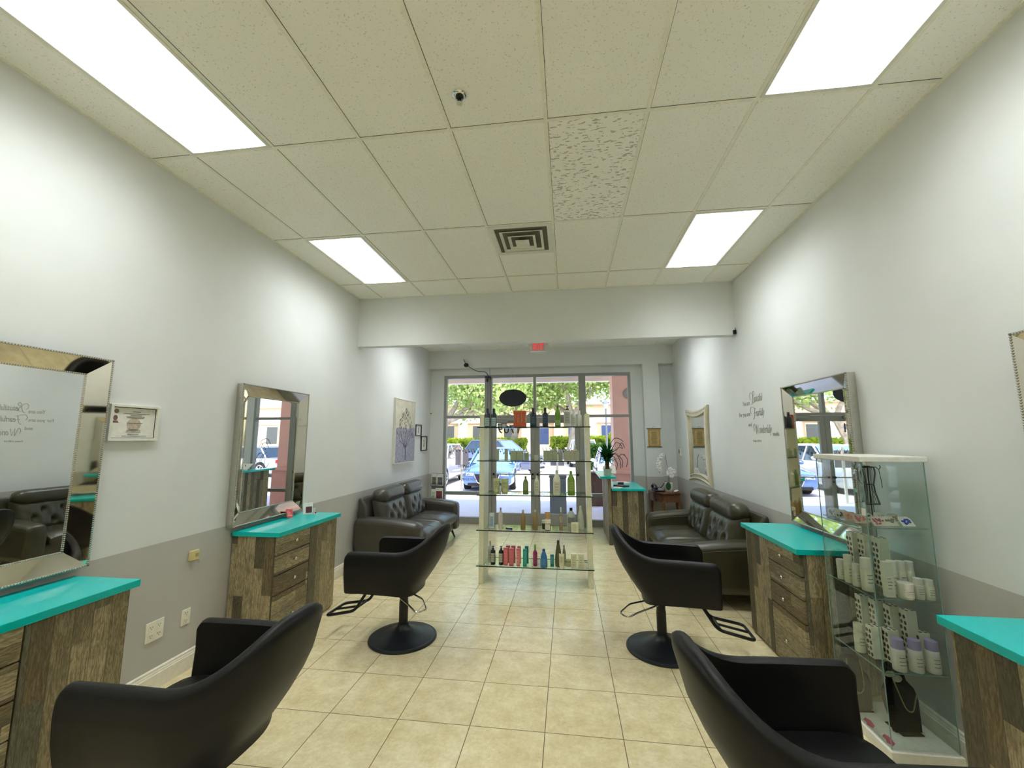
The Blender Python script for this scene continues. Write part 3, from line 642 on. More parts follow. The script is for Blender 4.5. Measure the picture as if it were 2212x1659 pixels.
def product(kind, label, x, y, z, h, w, c, cap=None, lab=None, rz=0., cat='bottle', group=None, tilt=None):
    """one retail product; its body mesh is the root, cap and printed label are parts"""
    mb = col('c%02x%02x%02x' % c, c, .28); mc = col('c%02x%02x%02x' % cap, cap, .35) if cap else m_bmetal
    r = w/2; nm = {'box': 'product_box', 'tube': 'squeeze_tube', 'jar': 'cream_jar', 'spray': 'spray_bottle', 'pump': 'pump_bottle', 'bottle': 'product_bottle', 'slim': 'product_bottle', 'cone': 'product_bottle', 'can': 'product_bottle'}[kind]
    if kind == 'box':
        o = obj(nm, mb, box(-r, r, -r*.7, r*.7, 0, h), bevel=.002)
        fy = -r*.7
    elif kind == 'tube':                       # stands on its cap
        rg = []
        for q, zz in ((.0, .16), (.25, .35), (.6, .7), (1, 1)):
            rg.append([(r*math.cos(a)*(1+.1*q), r*math.sin(a)*(1-q*.92), h*zz) for a in [i*PI/8 for i in range(16)]])
        o = obj(nm, mb, loft(rg), smooth=True); obj('cap', mc, lathe([(r*.8, 0), (r*.82, h*.15), (r*.7, h*.16)], 16), parent=o, smooth=True); fy = -r*.8
    elif kind == 'jar':
        o = obj(nm, mb, lathe([(r*.92, 0), (r, .004), (r, h*.66)], 20), smooth=True); obj('lid', mc, lathe([(r*1.04, h*.66), (r*1.04, h*.97), (r*.9, h)], 20), parent=o, smooth=True); fy = -r
    else:
        P = {'bottle': [(.93, 0), (1, .02), (1, .60), (.93, .68), (.62, .78), (.36, .85), (.34, .88)],
             'slim': [(.95, 0), (1, .02), (1, .66), (.75, .72), (.45, .76), (.42, .79)],
             'can': [(.94, 0), (1, .02), (1, .64), (.97, .68), (.86, .70)],
             'cone': [(.9, 0), (1, .04), (.98, .35), (.80, .60), (.50, .80), (.34, .88)],
             'pump': [(.95, 0), (1, .02), (1, .72), (.9, .76), (.4, .78), (.36, .80)],
             'spray': [(.95, 0), (1, .02), (1, .62), (.8, .68), (.45, .73), (.42, .75)]}[kind]
        o = obj(nm, mb, lathe([(r*a, h*b) for a, b in P], 20), smooth=True); top = P[-1][1]*h; n = r*P[-1][0]
        if kind in ('bottle', 'slim', 'cone', 'can'): obj('cap', mc, lathe([(n*1.08, top), (n*1.05, h*.99), (n*.8, h)], 16), parent=o, smooth=True)
        elif kind == 'pump':
            obj('pump_head', mc, lathe([(n*1.3, top), (n*1.3, h*.87), (n*.45, h*.875), (n*.45, h*.95)], 14), box(-r*.45, r*.45, -r*.9, r*.3, h*.95, h*.985), parent=o)
        else:
            obj('spray_trigger', mc, lathe([(n*1.25, top), (n*1.25, h*.80), (n*.9, h*.82)], 14), box(-r*.42, r*.42, -r*1.1, r*.8, h*.86, h), box(-r*.25, r*.25, -.4*r, .4*r, h*.8, h*.88), tube([(0, -r*.9, h*.87), (0, -r*.7, h*.8), (0, -r*.95, h*.75)], r*.16, 6), parent=o)
        fy = -r
    if lab:
        lc, z0, z1 = lab; ml = plain('l_%02x%02x%02x' % lc, rgb(*lc), .5)
        if kind in ('box', 'tube'):
            obj('label', ml, box(-r*.78, r*.78, fy-.0012, fy+(.004 if kind == 'box' else .01), h*z0, h*z1), *[box(-r*.6, r*.6, fy-.0018, fy, h*(z0+(z1-z0)*q), h*(z0+(z1-z0)*q)+.002) for q in ()], parent=o)
            obj('label_print', m_inkg, *[box(-r*.55, r*(.2+.15*(i % 3)), fy-.0018, fy-.0010, h*(z0+(z1-z0)*q), h*(z0+(z1-z0)*q)+max(.0016, h*.018)) for i, q in enumerate((.2, .42, .62, .82))], parent=o)
        else:
            obj('label', ml, ([(1.01*r*math.sin(a), -1.01*r*math.cos(a), h*zz) for zz in (z0, z1) for a in [(-.9+i*.225) for i in range(9)]], [(i, i+1, i+10, i+9) for i in range(8)]), parent=o, smooth=True)
            obj('label_print', m_inkg, *[([(1.025*r*math.sin(a), -1.025*r*math.cos(a), h*(z0+(z1-z0)*q)+dz) for dz in (0, max(.002, h*.02)) for a in [(-.5+i*.2) for i in range(6)]], [(i, i+1, i+7, i+6) for i in range(5)]) for q in (.25, .5, .75)], parent=o)
    o.location = (x, y, z); o.rotation_euler = (tilt[0] if tilt else 0, tilt[1] if tilt else 0, rz)
    tag(o, label, cat, group); return o
Y = 5.12
z = SZ[0]; G = 'products on the top glass shelf'
NAVY, CRM, WHT, GRN = (28, 44, 56), (214, 212, 190), (222, 222, 208), (98, 138, 40)
product('slim', 'dark blue bottle with pale label, leftmost on the top glass shelf', -.985, Y-.02, z, .232, .072, NAVY, (22, 30, 40), ((150, 178, 170), .05, .5), group=G)
product('slim', 'dark blue bottle with pale label, second from left on top glass shelf', -.908, Y, z, .232, .072, NAVY, (22, 30, 40), ((150, 178, 180), .05, .5), group=G)
product('jar', 'tiny clear jar with grey lid near left end of top glass shelf', -.845, Y+.06, z, .045, .05, (208, 208, 200), (120, 118, 130), cat='jar', group=G)
product('jar', 'small jar with a lilac band left of the orange pack on top shelf', -.785, Y+.05, z, .055, .065, (206, 206, 198), (128, 122, 146), cat='jar', group=G)
product('slim', 'black round shouldered bottle right of the orange pack on top shelf', -.412, Y-.01, z, .234, .080, (24, 34, 46), (60, 50, 48), ((40, 66, 84), .1, .6), group=G)
product('slim', 'black bottle left of the tall green bottle on top shelf', -.265, Y, z, .236, .068, (20, 30, 44), (16, 18, 22), ((34, 62, 84), .1, .6), group=G)
product('bottle', 'tall green bottle on the top glass shelf', -.112, Y, z, .258, .070, GRN, (70, 110, 30), ((150, 180, 110), .08, .3), group=G)
product('pump', 'large white bottle with black pump on the top glass shelf', .005, Y, z, .255, .082, WHT, (40, 42, 40), ((170, 172, 160), .15, .7), group=G)
product('slim', 'frosted white bottle next to the black pump bottle on top shelf', .085, Y+.03, z, .215, .062, (214, 218, 206), (220, 222, 214), ((196, 200, 188), .1, .6), group=G)
product('slim', 'frosted white bottle, rightmost on the top glass shelf', .152, Y+.05, z, .20, .058, (212, 216, 208), (222, 224, 216), group=G)
t = thing('gift_pack', 'orange patterned three bottle gift pack on the top glass shelf', 'box', (-.578, Y, z), 0, G)
m_or = plain('gift_orange', rgb(196, 92, 58), .35, var=.1); obj('pack_band', m_or, box(-.078, .078, -.035, .035, 0, .055), parent=t, bevel=.003); obj('pack_top', m_or, box(-.080, .080, -.036, .036, .16, .20), parent=t, bevel=.003)
obj('pack_window', plain('gift_pattern', rgb(190, 150, 118), .3, var=.35, scale=90), box(-.076, .076, -.030, .032, .055, .16), parent=t)
for i in (-1, 0, 1): obj('packed_bottle', m_or, lathe([(.017, .055), (.017, .16)], 12, (i*.048, -.028, 0)), parent=t, smooth=True)
z = SZ[1]; G = 'products on the second glass shelf'; SG = (152, 158, 128)
for i, (x, w, lb) in enumerate(((-.862, .040, 'narrow sage green box, leftmost on the second glass shelf'), (-.750, .040, 'narrow sage green box, second from left on second glass shelf'))):
    product('box', lb, x, Y, z, .135, w, SG, lab=((168, 172, 142), .1, .9), cat='box', group=G)
for x, yy, w, lb in ((-.655, Y-.02, .078, 'sage green box, left of the pair left of centre on second shelf'), (-.575, Y-.02, .078, 'sage green box, right of the pair left of centre on second shelf'), (-.505, Y+.05, .055, 'small sage box tucked behind the pair on second shelf')):
    product('box', lb, x, yy, z, .115 if yy < Y+.03 else .085, w, (142, 156, 124), lab=((160, 172, 140), .1, .9), cat='box', group=G)
product('box', 'tiny clear box alone in the middle of the second shelf', -.380, Y+.02, z, .062, .048, (186, 188, 170), cat='box', group=G)
for i, (x, lb) in enumerate(((-.262, 'printed sage box, left one of the middle row of four on second shelf'), (-.205, 'printed sage box, second of the middle row of four on second shelf'), (-.148, 'printed sage box with a dark mark, third of the middle row on second shelf'))):
    product('box', lb, x, Y-.02, z, .118, .056, (140, 154, 126), lab=((166, 174, 144), .12, .88), cat='box', group=G)
product('box', 'short sage box closing the middle row on second shelf', -.088, Y+.0, z, .095, .05, (150, 158, 132), cat='box', group=G)
for i, (x, lb) in enumerate(((-.012, 'printed sage box, left one of the right hand row on second shelf'), (.048, 'printed sage box, middle one of the right hand row on second shelf'), (.108, 'printed sage box with dark mark, right end of second shelf'))):
    product('box', lb, x, Y-.02, z, .118, .058, (156, 160, 132), lab=((176, 178, 152), .12, .88), cat='box', group=G)
product('spray', 'clear white spray bottle behind the right hand boxes on second shelf', .095, Y+.12, z, .185, .055, (214, 220, 208), (226, 228, 220), group=G)
z = SZ[2]; G = 'products on the middle glass shelf'
product('tube', 'pale green squeeze tube, left one of two on the middle shelf', -.865, Y, z, .185, .085, (186, 192, 138), (176, 182, 128), ((170, 180, 130), .4, .85), cat='tube', group=G)
product('tube', 'pale green squeeze tube, right one of two on the middle shelf', -.768, Y, z, .185, .085, (186, 192, 138), (176, 182, 128), ((170, 180, 130), .4, .85), cat='tube', group=G)
product('slim', 'tiny clear bottle between the two pale green tubes', -.816, Y-.045, z, .135, .026, (196, 204, 206), (60, 66, 90), group=G)
product('bottle', 'small green bottle left of the door gap on the middle shelf', -.512, Y, z, .215, .066, (92, 118, 62), (72, 96, 44), ((126, 146, 92), .25, .7), group=G)
product('bottle', 'slim white bottle with dark print in the middle of middle shelf', -.378, Y, z, .225, .062, (212, 212, 190), (206, 206, 190), ((196, 196, 172), .1, .7), group=G)
product('bottle', 'big white bottle with dark printed label on the middle shelf', -.135, Y-.02, z, .292, .086, (218, 216, 196), (188, 190, 174), ((200, 198, 172), .1, .55), group=G)
product('bottle', 'big leaf green bottle at the right of the middle shelf', .035, Y-.02, z, .285, .088, (116, 150, 50), (110, 138, 60), ((140, 168, 80), .2, .55), group=G)
z = SZ[3]; G = 'products on the fourth glass shelf'
product('box', 'pale blue narrow box, leftmost on the fourth glass shelf', -.930, Y+.02, z, .178, .055, (206, 214, 214), lab=((150, 178, 196), .12, .8), cat='box', group=G)
product('bottle', 'rose white bottle with lilac cap near left end of fourth shelf', -.820, Y, z, .248, .055, (202, 192, 184), (124, 126, 158), group=G)
o = product('box', 'slim white and navy box lying askew on the fourth shelf', -.755, Y-.02, z+.013, .10, .026, (236, 236, 228), lab=((40, 48, 96), .05, .95), cat='box', group=G, tilt=(0, PI/2, .0)); o.rotation_euler = (0, PI/2, -.35)
product('bottle', 'bronze brown bottle, left one of two on the fourth shelf', -.545, Y-.01, z, .228, .060, (140, 118, 74), (176, 166, 136), group=G)
product('bottle', 'bronze brown bottle, right one of two on the fourth shelf', -.400, Y-.01, z, .232, .066, (144, 122, 80), (206, 202, 182), group=G)
product('jar', 'brown jar with white lid tucked behind on the fourth shelf', -.298, Y+.05, z, .105, .050, (88, 70, 52), (226, 224, 212), cat='jar', group=G)
j = product('jar', 'brown jar with cream label under a small tube on fourth shelf', -.250, Y-.02, z, .125, .072, (96, 78, 58), (222, 216, 190), ((226, 222, 204), .1, .6), cat='jar', group=G)
product('tube', 'small gold and brown tube standing on the labelled jar', -.250, Y-.02, z+.125, .085, .058, (176, 138, 84), (226, 222, 208), cat='tube', group=G)
product('slim', 'slim amber spray bottle with tall clear cap on the fourth shelf', -.092, Y, z, .268, .042, (150, 128, 106), (206, 214, 196), ((176, 176, 158), .35, .6), group=G)
product('bottle', 'clear grey bottle with black cap at right of the fourth shelf', .028, Y, z, .262, .098, (168, 172, 160), (24, 28, 40), ((120, 126, 122), .35, .6), group=G)
product('box', 'cream printed box in front of the clear bottle on fourth shelf', .068, Y-.075, z, .105, .082, (218, 218, 188), lab=((206, 208, 170), .1, .9), cat='box', group=G)
product('cone', 'frosted cone shaped bottle with white cap at right end of fourth shelf', .142, Y+.08, z, .275, .078, (208, 212, 198), (228, 230, 224), group=G)
z = SZ[4]; G = 'products on the lowest glass shelf'
product('slim', 'frosted white bottle, leftmost on the lowest glass shelf', -.955, Y+.05, z, .25, .052, (206, 208, 194), (198, 198, 184), ((190, 190, 176), .1, .6), group=G)
PK, PK2, TL = (196, 92, 98), (206, 116, 112), (24, 142, 124)
for x, lb in ((-.905, 'black pump bottle with pale label, left one on the lowest shelf'), (-.808, 'black pump bottle with pale label next to the pink boxes')):
    product('pump', lb, x, Y-.03, z, .215, .056, (30, 36, 36), (20, 22, 26), ((176, 176, 152), .15, .62), group=G)
for x, yy, c, lb in ((-.750, Y-.045, PK, 'tall pink box, first in the front row of lowest shelf'), (-.680, Y-.06, PK, 'tall pink box, second in the front row of lowest shelf'), (-.600, Y-.06, PK2, 'tall salmon pink box, third in the front row of lowest shelf'),
                     (-.735, Y+.06, PK, 'tall pink box behind the first pink box'), (-.672, Y+.06, PK, 'tall pink box behind the second pink box'), (-.600, Y+.05, PK2, 'tall salmon pink box behind the third pink box')):
    product('box', lb, x, yy, z, .200, .052 if c == PK else .042, c, lab=((min(c[0]+18, 255), c[1]+22, c[2]+22), .1, .9), cat='box', group=G, rz=.05)
product('box', 'tall teal box in front on the lowest shelf', -.520, Y-.06, z, .195, .044, TL, lab=((44, 168, 150), .1, .9), cat='box', group=G)
product('box', 'tall teal box behind the other teal box', -.510, Y+.06, z, .200, .044, (28, 124, 118), cat='box', group=G)
product('spray', 'magenta bottle with a green trigger on the lowest shelf', -.402, Y-.02, z, .240, .050, (142, 36, 88), (92, 170, 60), ((158, 50, 100), .1, .55), group=G)
product('cone', 'bright blue tapered bottle on the lowest shelf', -.298, Y-.06, z, .205, .086, (48, 108, 160), (34, 60, 110), ((70, 130, 180), .15, .5), group=G)
product('box', 'short dark teal box right of the blue bottle on lowest shelf', -.202, Y-.02, z, .135, .044, (40, 116, 120), lab=((70, 150, 150), .2, .8), cat='box', group=G)
product('cone', 'tall olive bottle with dark cap on the lowest shelf', -.130, Y-.01, z, .295, .078, (92, 86, 56), (54, 48, 42), group=G)
product('bottle', 'slim olive grey bottle behind the cream tube on the lowest shelf', -.062, Y+.06, z, .225, .040, (150, 148, 128), (84, 76, 72), group=G)
product('tube', 'cream squeeze tube before the olive bottle on lowest shelf', -.090, Y-.09, z, .165, .058, (214, 212, 178), (220, 218, 190), ((202, 202, 160), .4, .85), cat='tube', group=G)
product('jar', 'low green edged jar between the tube and cream boxes', -.015, Y+.02, z, .070, .082, (206, 204, 176), (156, 166, 104), cat='jar', group=G)
product('box', 'cream box with a dark leaf mark, left of the last pair on lowest shelf', .048, Y-.05, z, .160, .066, (220, 218, 186), lab=((208, 208, 170), .08, .9), cat='box', group=G, rz=.06)
product('box', 'cream box with a dark leaf mark, rightmost on the lowest shelf', .132, Y-.05, z, .160, .066, (220, 218, 188), lab=((208, 208, 172), .08, .9), cat='box', group=G, rz=-.06)

# ------------------------------------------------------------------ styling chairs
def smooth(a, b, x):
    t = max(0, min(1, (x-a)/(b-a))); return t*t*(3-2*t)
def chair(label, loc, rz, hand=1, lift=0.):
    """front faces local +x; hand=+1 puts the pump lever on the chair's left"""
    t = thing('styling_chair', label, 'chair', loc, rz, 'black salon styling chairs')
    Wd, FR, BK = .312, .395, .395; ZB = .435
    path = []
    XS = [FR, FR-.006, FR-.016, FR-.03, FR-.048, FR-.07, FR-.12, FR-.17, FR-.22, FR-.28, .065, .02]
    for x in XS: path.append((x, Wd, 0., (0, 1)))
    for i in range(1, 28):
        a = PI/2+PI*i/28; e = .80
        cx, cy = math.cos(a), math.sin(a); px = -abs(cx)**e*(BK+.02); py = math.copysign(abs(cy)**e, cy)*Wd
        n = Vector((px/(BK)**2, py/Wd**2)).normalized(); q = 1-abs(i-14)/14
        path.append((px+.02, py, q, (n.x, n.y)))
    for x in XS[::-1]: path.append((x, -Wd, 0., (0, -1)))
    def section(px, py, q, n, ex=0., shr=0.):
        zt = .768+.185*smooth(.04, .92, q)+.012*smooth(-.2, .4, (.395-px))
        if px > FR-.042: zt -= .042-math.sqrt(max(0, .042**2-(px-FR+.042)**2)) if px < FR-.001 else .032      # rounded front of the arm
        th = .056+.014*smooth(.2, .9, q); bw = smooth(.0, .8, q); R = []
        def off(z):
            e = max(0, min(1, (z-ZB)/(zt-ZB))); return -.020*(1-e)**2 + .012*math.sin(PI*e)*(1-bw*.3)
        zs = [ZB-.035*bw, ZB+.02-.02*bw, ZB+.06, ZB+.13, ZB+.22, (ZB+zt)/2+.05, zt-.06, zt-.028]
        for z in zs: R.append((off(z), z))
        for a in (30, 65, 90, 115, 150): A = math.radians(a); R.append((off(zt)-th/2+th/2*math.cos(A), zt-.026+.026*math.sin(A)))
        lz = [zt-.03, zt-.10, (ZB+zt)/2+.04, .53, .47, ZB+.01-.03*bw]
        for z in lz: R.append((off(max(z, ZB+.08))-th, z))
        out = []
        zc = (ZB+zt)/2
        for o, z in R:
            oo = o*(1-shr)+(-th/2)*shr; z2 = z+(zc-z)*shr*.12
            e = max(0, min(1, (z2-ZB)/(zt-ZB))); kx = 1-.52*(1-e)**1.7; ky = 1-.07*(1-e)**2     # the tub narrows towards its foot
            X_, Y_ = px+n[0]*oo, (py+n[1]*oo)*(ky if px < .3 else 1-(1-ky)*.4)
            if X_ < .06: X_ = .06+(X_-.06)*kx
            out.append((X_+ex, Y_, z2))
        return out
    rg = [section(*path[0], ex=.012, shr=.75), section(*path[0], ex=.010, shr=.35), section(*path[0], ex=.0, shr=.06)]
    rg += [section(*p) for p in path[1:-1]]
    rg += [section(*path[-1], ex=.0, shr=.06), section(*path[-1], ex=.010, shr=.35), section(*path[-1], ex=.012, shr=.75)]
    sh = loft(rg)
    bot = [(r[0][0]*.999, r[0][1]*.999, r[0][2]+.004) for r in rg[2:-2]]
    obj('chair_shell', m_black, sh, (bot, [tuple(range(len(bot)))]), parent=t, smooth=True)
    sp_ = [[(FR-.03+.0, s*(.24), z) for s, z in ()]]
    rings = []
    for z, ins in ((.425, .03), (.43, .01), (.445, 0), (.52, 0), (.538, .012), (.545, .05)):
        P = []
        for i in range(32):
            a = 2*PI*i/32; c, s_ = math.cos(a), math.sin(a)
            e_ = .35 if c > 0 else .85; P.append((.10+math.copysign(abs(c)**e_, c)*((.285 if c > 0 else .235)-ins), math.copysign(abs(s_)**(.35 if c > 0 else .8), s_)*(.246-ins), z))
        rings.append(P)
    obj('seat_cushion', m_black, loft(rings), parent=t, smooth=True)
    obj('seat_bracket', m_bmetal, box(-.10, .12, -.085, .085, .385, ZB+.002), parent=t, bevel=.006)
    obj('post', m_bmetal, lathe([(.039, .05), (.039, .30), (.036, .30), (.036, .39+lift)], 24), parent=t, smooth=True)
    obj('base', m_bbase, lathe([(.285, .0), (.290, .006), (.288, .016), (.278, .022), (.272, .020), (.262, .024), (.20, .036), (.13, .056), (.08, .080), (.050, .105), (.047, .125)], 56), parent=t, smooth=True)
    lev = rnd([(.03, .07*hand, .392), (-.06, .20*hand, .404), (-.20, .315*hand, .392), (-.29, .385*hand, .372), (-.345, .315*hand, .378), (-.26, .19*hand, .402), (-.08, .05*hand, .398)], .03, 4)
    obj('pump_lever', m_chrome, tube(lev, .0065, 8), parent=t, smooth=True)
    ft = obj('footrest', m_bmetal, tube(rnd([(.27, .10, .44), (.40, .12, .235), (.66, .14, .185), (.66, -.14, .185), (.40, -.12, .235), (.27, -.10, .44)], .045, 5), .0125, 10), parent=t, smooth=True)
    obj('foot_bar', m_bmetal, tube([(.425, -.122, .230), (.425, .122, .230)], .010, 8), tube([(.425, 0, .230), (.66, 0, .185)], .010, 8), parent=ft, smooth=True)
    for c in t.children:
        if not c.name.startswith(('post', 'base')): c.location.z = lift          # seat height set by the pump
    return t
chair('black styling chair facing the far left plank station, before the left sofa', (-1.445, 3.68, 0), PI-.07, 1)
chair('black styling chair whose back stands before the right sofa and reception desk', (.742, 3.765, 0), -.07, -1)
chair('black styling chair in the lower left corner of the picture', (-1.49, 1.73, 0), PI-.04, 1, .035)
chair('black styling chair cut off by the bottom edge, nearest the glass showcase', (.765, 1.665, 0), .11, -1, .04)

# ------------------------------------------------------------------ sofas
def tuft(y0, y1, z0, z1, depth, bulge, dimp, nu=34, nv=22, lean=.0, seed=1):
    """puffed cushion face towards +x with buttoned dimples; returns closed mesh"""
    rr = random.Random(seed); W2, H2 = (y1-y0), (z1-z0); fr, bk = [], []
    ph = [rr.uniform(0, 6) for _ in range(6)]
    for j in range(nv+1):
        v_ = j/nv
        for i in range(nu+1):
            u = i/nu; ex = (1-abs(2*u-1)**6)*(1-abs(2*v_-1)**5)
            d = bulge*ex
            for (du, dv) in dimp:
                rx, rz_ = (u-du)*W2, (v_-dv)*H2; r = math.hypot(rx, rz_); d -= .030*math.exp(-(r/.035)**2)+.014*math.exp(-(rx/.014)**2)*math.exp(-(rz_/.16)**2)
                d -= .010*math.exp(-((rx+.5*rz_)/.012)**2)*math.exp(-(r/.10)**2)+.010*math.exp(-((rx-.6*rz_)/.012)**2)*math.exp(-(r/.10)**2)
            d += .004*math.sin(u*26+ph[0]+3*math.sin(v_*5+ph[1]))*ex
            edge = max(abs(2*u-1), abs(2*v_-1))
            x = depth*(.35+.65*math.sqrt(max(0, 1-edge**8)))+d
            z = z0+H2*v_; fr.append((x-lean*(z-z0), y0+W2*u, z)); bk.append((-.0-lean*(z-z0), y0+W2*u, z))
    n = nu+1; F = []; o = len(fr)
    for j in range(nv):
        for i in range(nu):
            a = j*n+i; F.append((a, a+1, a+n+1, a+n)); F.append((o+a+n, o+a+n+1, o+a+1, o+a))
    for i in range(nu): F += [(i, o+i, o+i+1, i+1), (nv*n+i+1, o+nv*n+i+1, o+nv*n+i, nv*n+i)]
    for j in range(nv): F += [((j+1)*n, o+(j+1)*n, o+j*n, j*n), (j*n+nu, o+j*n+nu, o+(j+1)*n+nu, (j+1)*n+nu)]
    return fr+bk, F
def roll(y0, y1, cx, cz, rx, rz_, seed, n=24, m=26):
    rr = random.Random(seed); rg = []; ph = rr.uniform(0, 6)
    for j in range(m+1):
        v_ = j/m; e = max(.05, (1-abs(2*v_-1)**8))**.5; y = y0+(y1-y0)*v_; P = []
        for i in range(n):
            a = 2*PI*i/n; k = e*(1+.018*math.sin(v_*60+ph+2*math.sin(a*2))*(.4+.6*abs(math.sin(a))))
            c, s_ = math.cos(a), math.sin(a)
            P.append((cx+rx*k*math.copysign(abs(c)**.8, c), y, cz+rz_*k*math.copysign(abs(s_)**.8, s_)))
        rg.append(P)
    return loft(rg)
def sofa(label, loc, rz, ml):
    """back against local x=0, seat towards +x, length along y 0..2.1"""
    t = thing('leather_sofa', label, 'sofa', loc, rz, 'leather two seat sofas')
    L = 2.12
    obj('sofa_base', ml, box(.06, .86, .10, L-.10, .14, .33), parent=t, bevel=.02, smooth=True)
    obj('sofa_back', ml, prism([(.02, .14), (.16, .14), (.13, .80), (.06, .92), (.01, .90)], .10, L-.10, 'y'), parent=t, bevel=.03, seg=3, smooth=True)
    for k, s in ((0, 0), (1, 1)):
        y0, y1 = (.0, .24) if k == 0 else (L-.24, L)
        rg = []
        for x, zt, w in ((.0, .60, .7), (.02, .66, .95), (.25, .665, 1), (.55, .645, 1), (.80, .615, 1), (.88, .595, .96), (.91, .57, .8), (.915, .54, .5)):
            c = (y0+y1)/2; hw = .12*w; lo = .14 if w > .9 else .14+(.9-w)*.12; o_ = (1 if k else -1)*.0
            P = [(x, c-hw, lo+.02), (x, c-hw, zt-.10), (x, c-hw*1.02, zt-.05), (x, c-hw*.85, zt-.012), (x, c-hw*.4, zt+.004), (x, c+hw*.4, zt+.004), (x, c+hw*.85, zt-.012), (x, c+hw*1.02, zt-.05), (x, c+hw, zt-.10), (x, c+hw, lo+.02), (x, c+hw*.8, lo), (x, c-hw*.8, lo)]
            rg.append(P)
        a = obj('armrest', ml, loft(rg), parent=t, smooth=True, sub=1)
        obj('arm_piping', m_dwood if False else ml, tube([(x, (y0+y1)/2-.118, zt-.07) for x, zt in ((.05, .66), (.3, .66), (.6, .64), (.86, .60))], .004, 6), tube([(x, (y0+y1)/2+.118, zt-.07) for x, zt in ((.05, .66), (.3, .66), (.6, .64), (.86, .60))], .004, 6), parent=a, smooth=True)
    for k in (0, 1):
        y0 = .235+k*.825; y1 = y0+.822; rg = []
        for x, z0, z1, w in ((.14, .34, .44, .97), (.17, .32, .47, 1), (.5, .32, .475, 1), (.78, .32, .465, 1), (.88, .31, .445, 1), (.925, .31, .41, .99), (.93, .33, .37, .97)):
            c, h = (y0+y1)/2, (y1-y0)/2*w; P = []
            for i in range(24):
                a = 2*PI*i/24; cc, ss = math.cos(a), math.sin(a); P.append((x, c+math.copysign(abs(cc)**.4, cc)*h, (z0+z1)/2+math.copysign(abs(ss)**.55, ss)*(z1-z0)/2+(.012*math.cos((cc)*1.5) if ss > 0 else 0)))
            rg.append(P)
        s = obj('seat_cushion', ml, loft(rg), parent=t, smooth=True)
        obj('seat_seam', ml, tube([(x, y0+.41, z) for x, z in ((.2, .489), (.5, .491), (.78, .484), (.89, .455))], .003, 5), parent=s)
        b = obj('back_cushion', ml, tuft(y0+.01, y1-.01, .44, .86, .13, .055, [(.22, .42), (.5, .30), (.78, .42), (.36, .68), (.64, .68)], lean=.22, seed=k+3), parent=t, smooth=True); b.location = (.235, 0, 0)
        obj('headrest', ml, roll(y0+.005, y1-.005, .215, .905, .115, .105, k+9), parent=t, smooth=True)
    for x, y, dx, dy in ((.80, .16, .05, -.04), (.80, L-.16, .05, .04), (.14, .16, -.03, -.03), (.14, L-.16, -.03, .03)):
        obj('leg', m_dwood, lathe([(.013, 0), (.024, .145)], 12), parent=t, smooth=True)
        l = [c for c in t.children if c.name.startswith('leg')][-1]
        mt = Matrix(((1, 0, -dx/.145, dx), (0, 1, -dy/.145, dy), (0, 0, 1, 0), (0, 0, 0, 1)))
        l.data.transform(mt); l.location = (x, y, 0)
    return t
sofa('dark grey leather two seat sofa along the left wall under the tree canvas', (XL+.02, 5.34, 0), 0, m_leath)
sofa('dark leather two seat sofa with an olive light tint along the right wall below the lettering', (XR-.02, 6.73, 0), PI, m_leath2)

# ------------------------------------------------------------------ reception desk
t = thing('reception_desk', 'plank reception desk with stepped teal tops before the right window', 'desk', (0, 0, 0))
obj('desk_body', m_plank, box(.712, 1.215, 7.10, 7.13, .0, .86), box(1.19, 1.215, 7.13, 8.20, 0, .86), box(.70, .712, 7.13, 8.24, 0, .86), parent=t, bevel=.002)
obj('desk_side_panel', m_plank, box(.645, .70, 7.09, 8.25, 0, 1.055), parent=t, bevel=.002)
obj('desk_top', m_teal, box(.705, 1.245, 7.065, 8.25, .86, .895), parent=t, bevel=.003)
obj('ledge_top', m_teal, box(.52, .775, 7.03, 8.27, 1.055, 1.09), parent=t, bevel=.003)
# plant
t = thing('potted_plant', 'bushy green plant in a pale square pot on the desk ledge', 'potted plant', (.655, 7.19, 1.09))
obj('pot', plain('pot_pale', rgb(196, 208, 190), .35), loft([[(sx*w, sy*w, z) for sx, sy in ((-1, -1), (1, -1), (1, 1), (-1, 1))] for w, z in ((.047, 0), (.066, .115), (.060, .115), (.055, .10))]), parent=t, bevel=.003)
obj('stem', plain('trunk_brown', rgb(96, 72, 48), .8, var=.25, scale=60), lathe([(.036, .08), (.033, .16), (.036, .22), (.028, .27)], 12), parent=t, smooth=True)
rr = random.Random(5); lv = []
for i in range(300):
    a = rr.uniform(0, 2*PI); el = rr.uniform(.25, 1.5); ln = rr.uniform(.18, .36); w = rr.uniform(.007, .013); P0 = Vector((rr.uniform(-.025, .025), rr.uniform(-.025, .025), rr.uniform(.20, .34))); d = Vector((math.cos(a)*math.cos(el), math.sin(a)*math.cos(el), math.sin(el)))
    s_ = Vector((-math.sin(a), math.cos(a), 0)); V = []; droop = rr.uniform(.2, .6)
    for k in range(6):
        u = k/5; p = P0+d*ln*u+Vector((0, 0, -droop*ln*u*u*math.cos(el))); ww = w*math.sin(PI*(.12+.88*u)) if k < 5 else .0005
        V += [tuple(p-s_*ww), tuple(p+s_*ww)]
    lv.append((V, [(2*k, 2*k+1, 2*k+3, 2*k+2) for k in range(5)]))
obj('foliage', leaf_mat('houseplant', rgb(24, 62, 26), rgb(38, 92, 36), rgb(74, 128, 50)), *lv, parent=t)
def flat(name, label, cat, loc, size, m, rz=0., group=None, parts=()):
    o = obj(name, m, box(-size[0]/2, size[0]/2, -size[1]/2, size[1]/2, 0, size[2]), bevel=min(.003, size[2]*.3)); o.location = loc; o.rotation_euler = (0, 0, rz); return tag(o, label, cat, group)
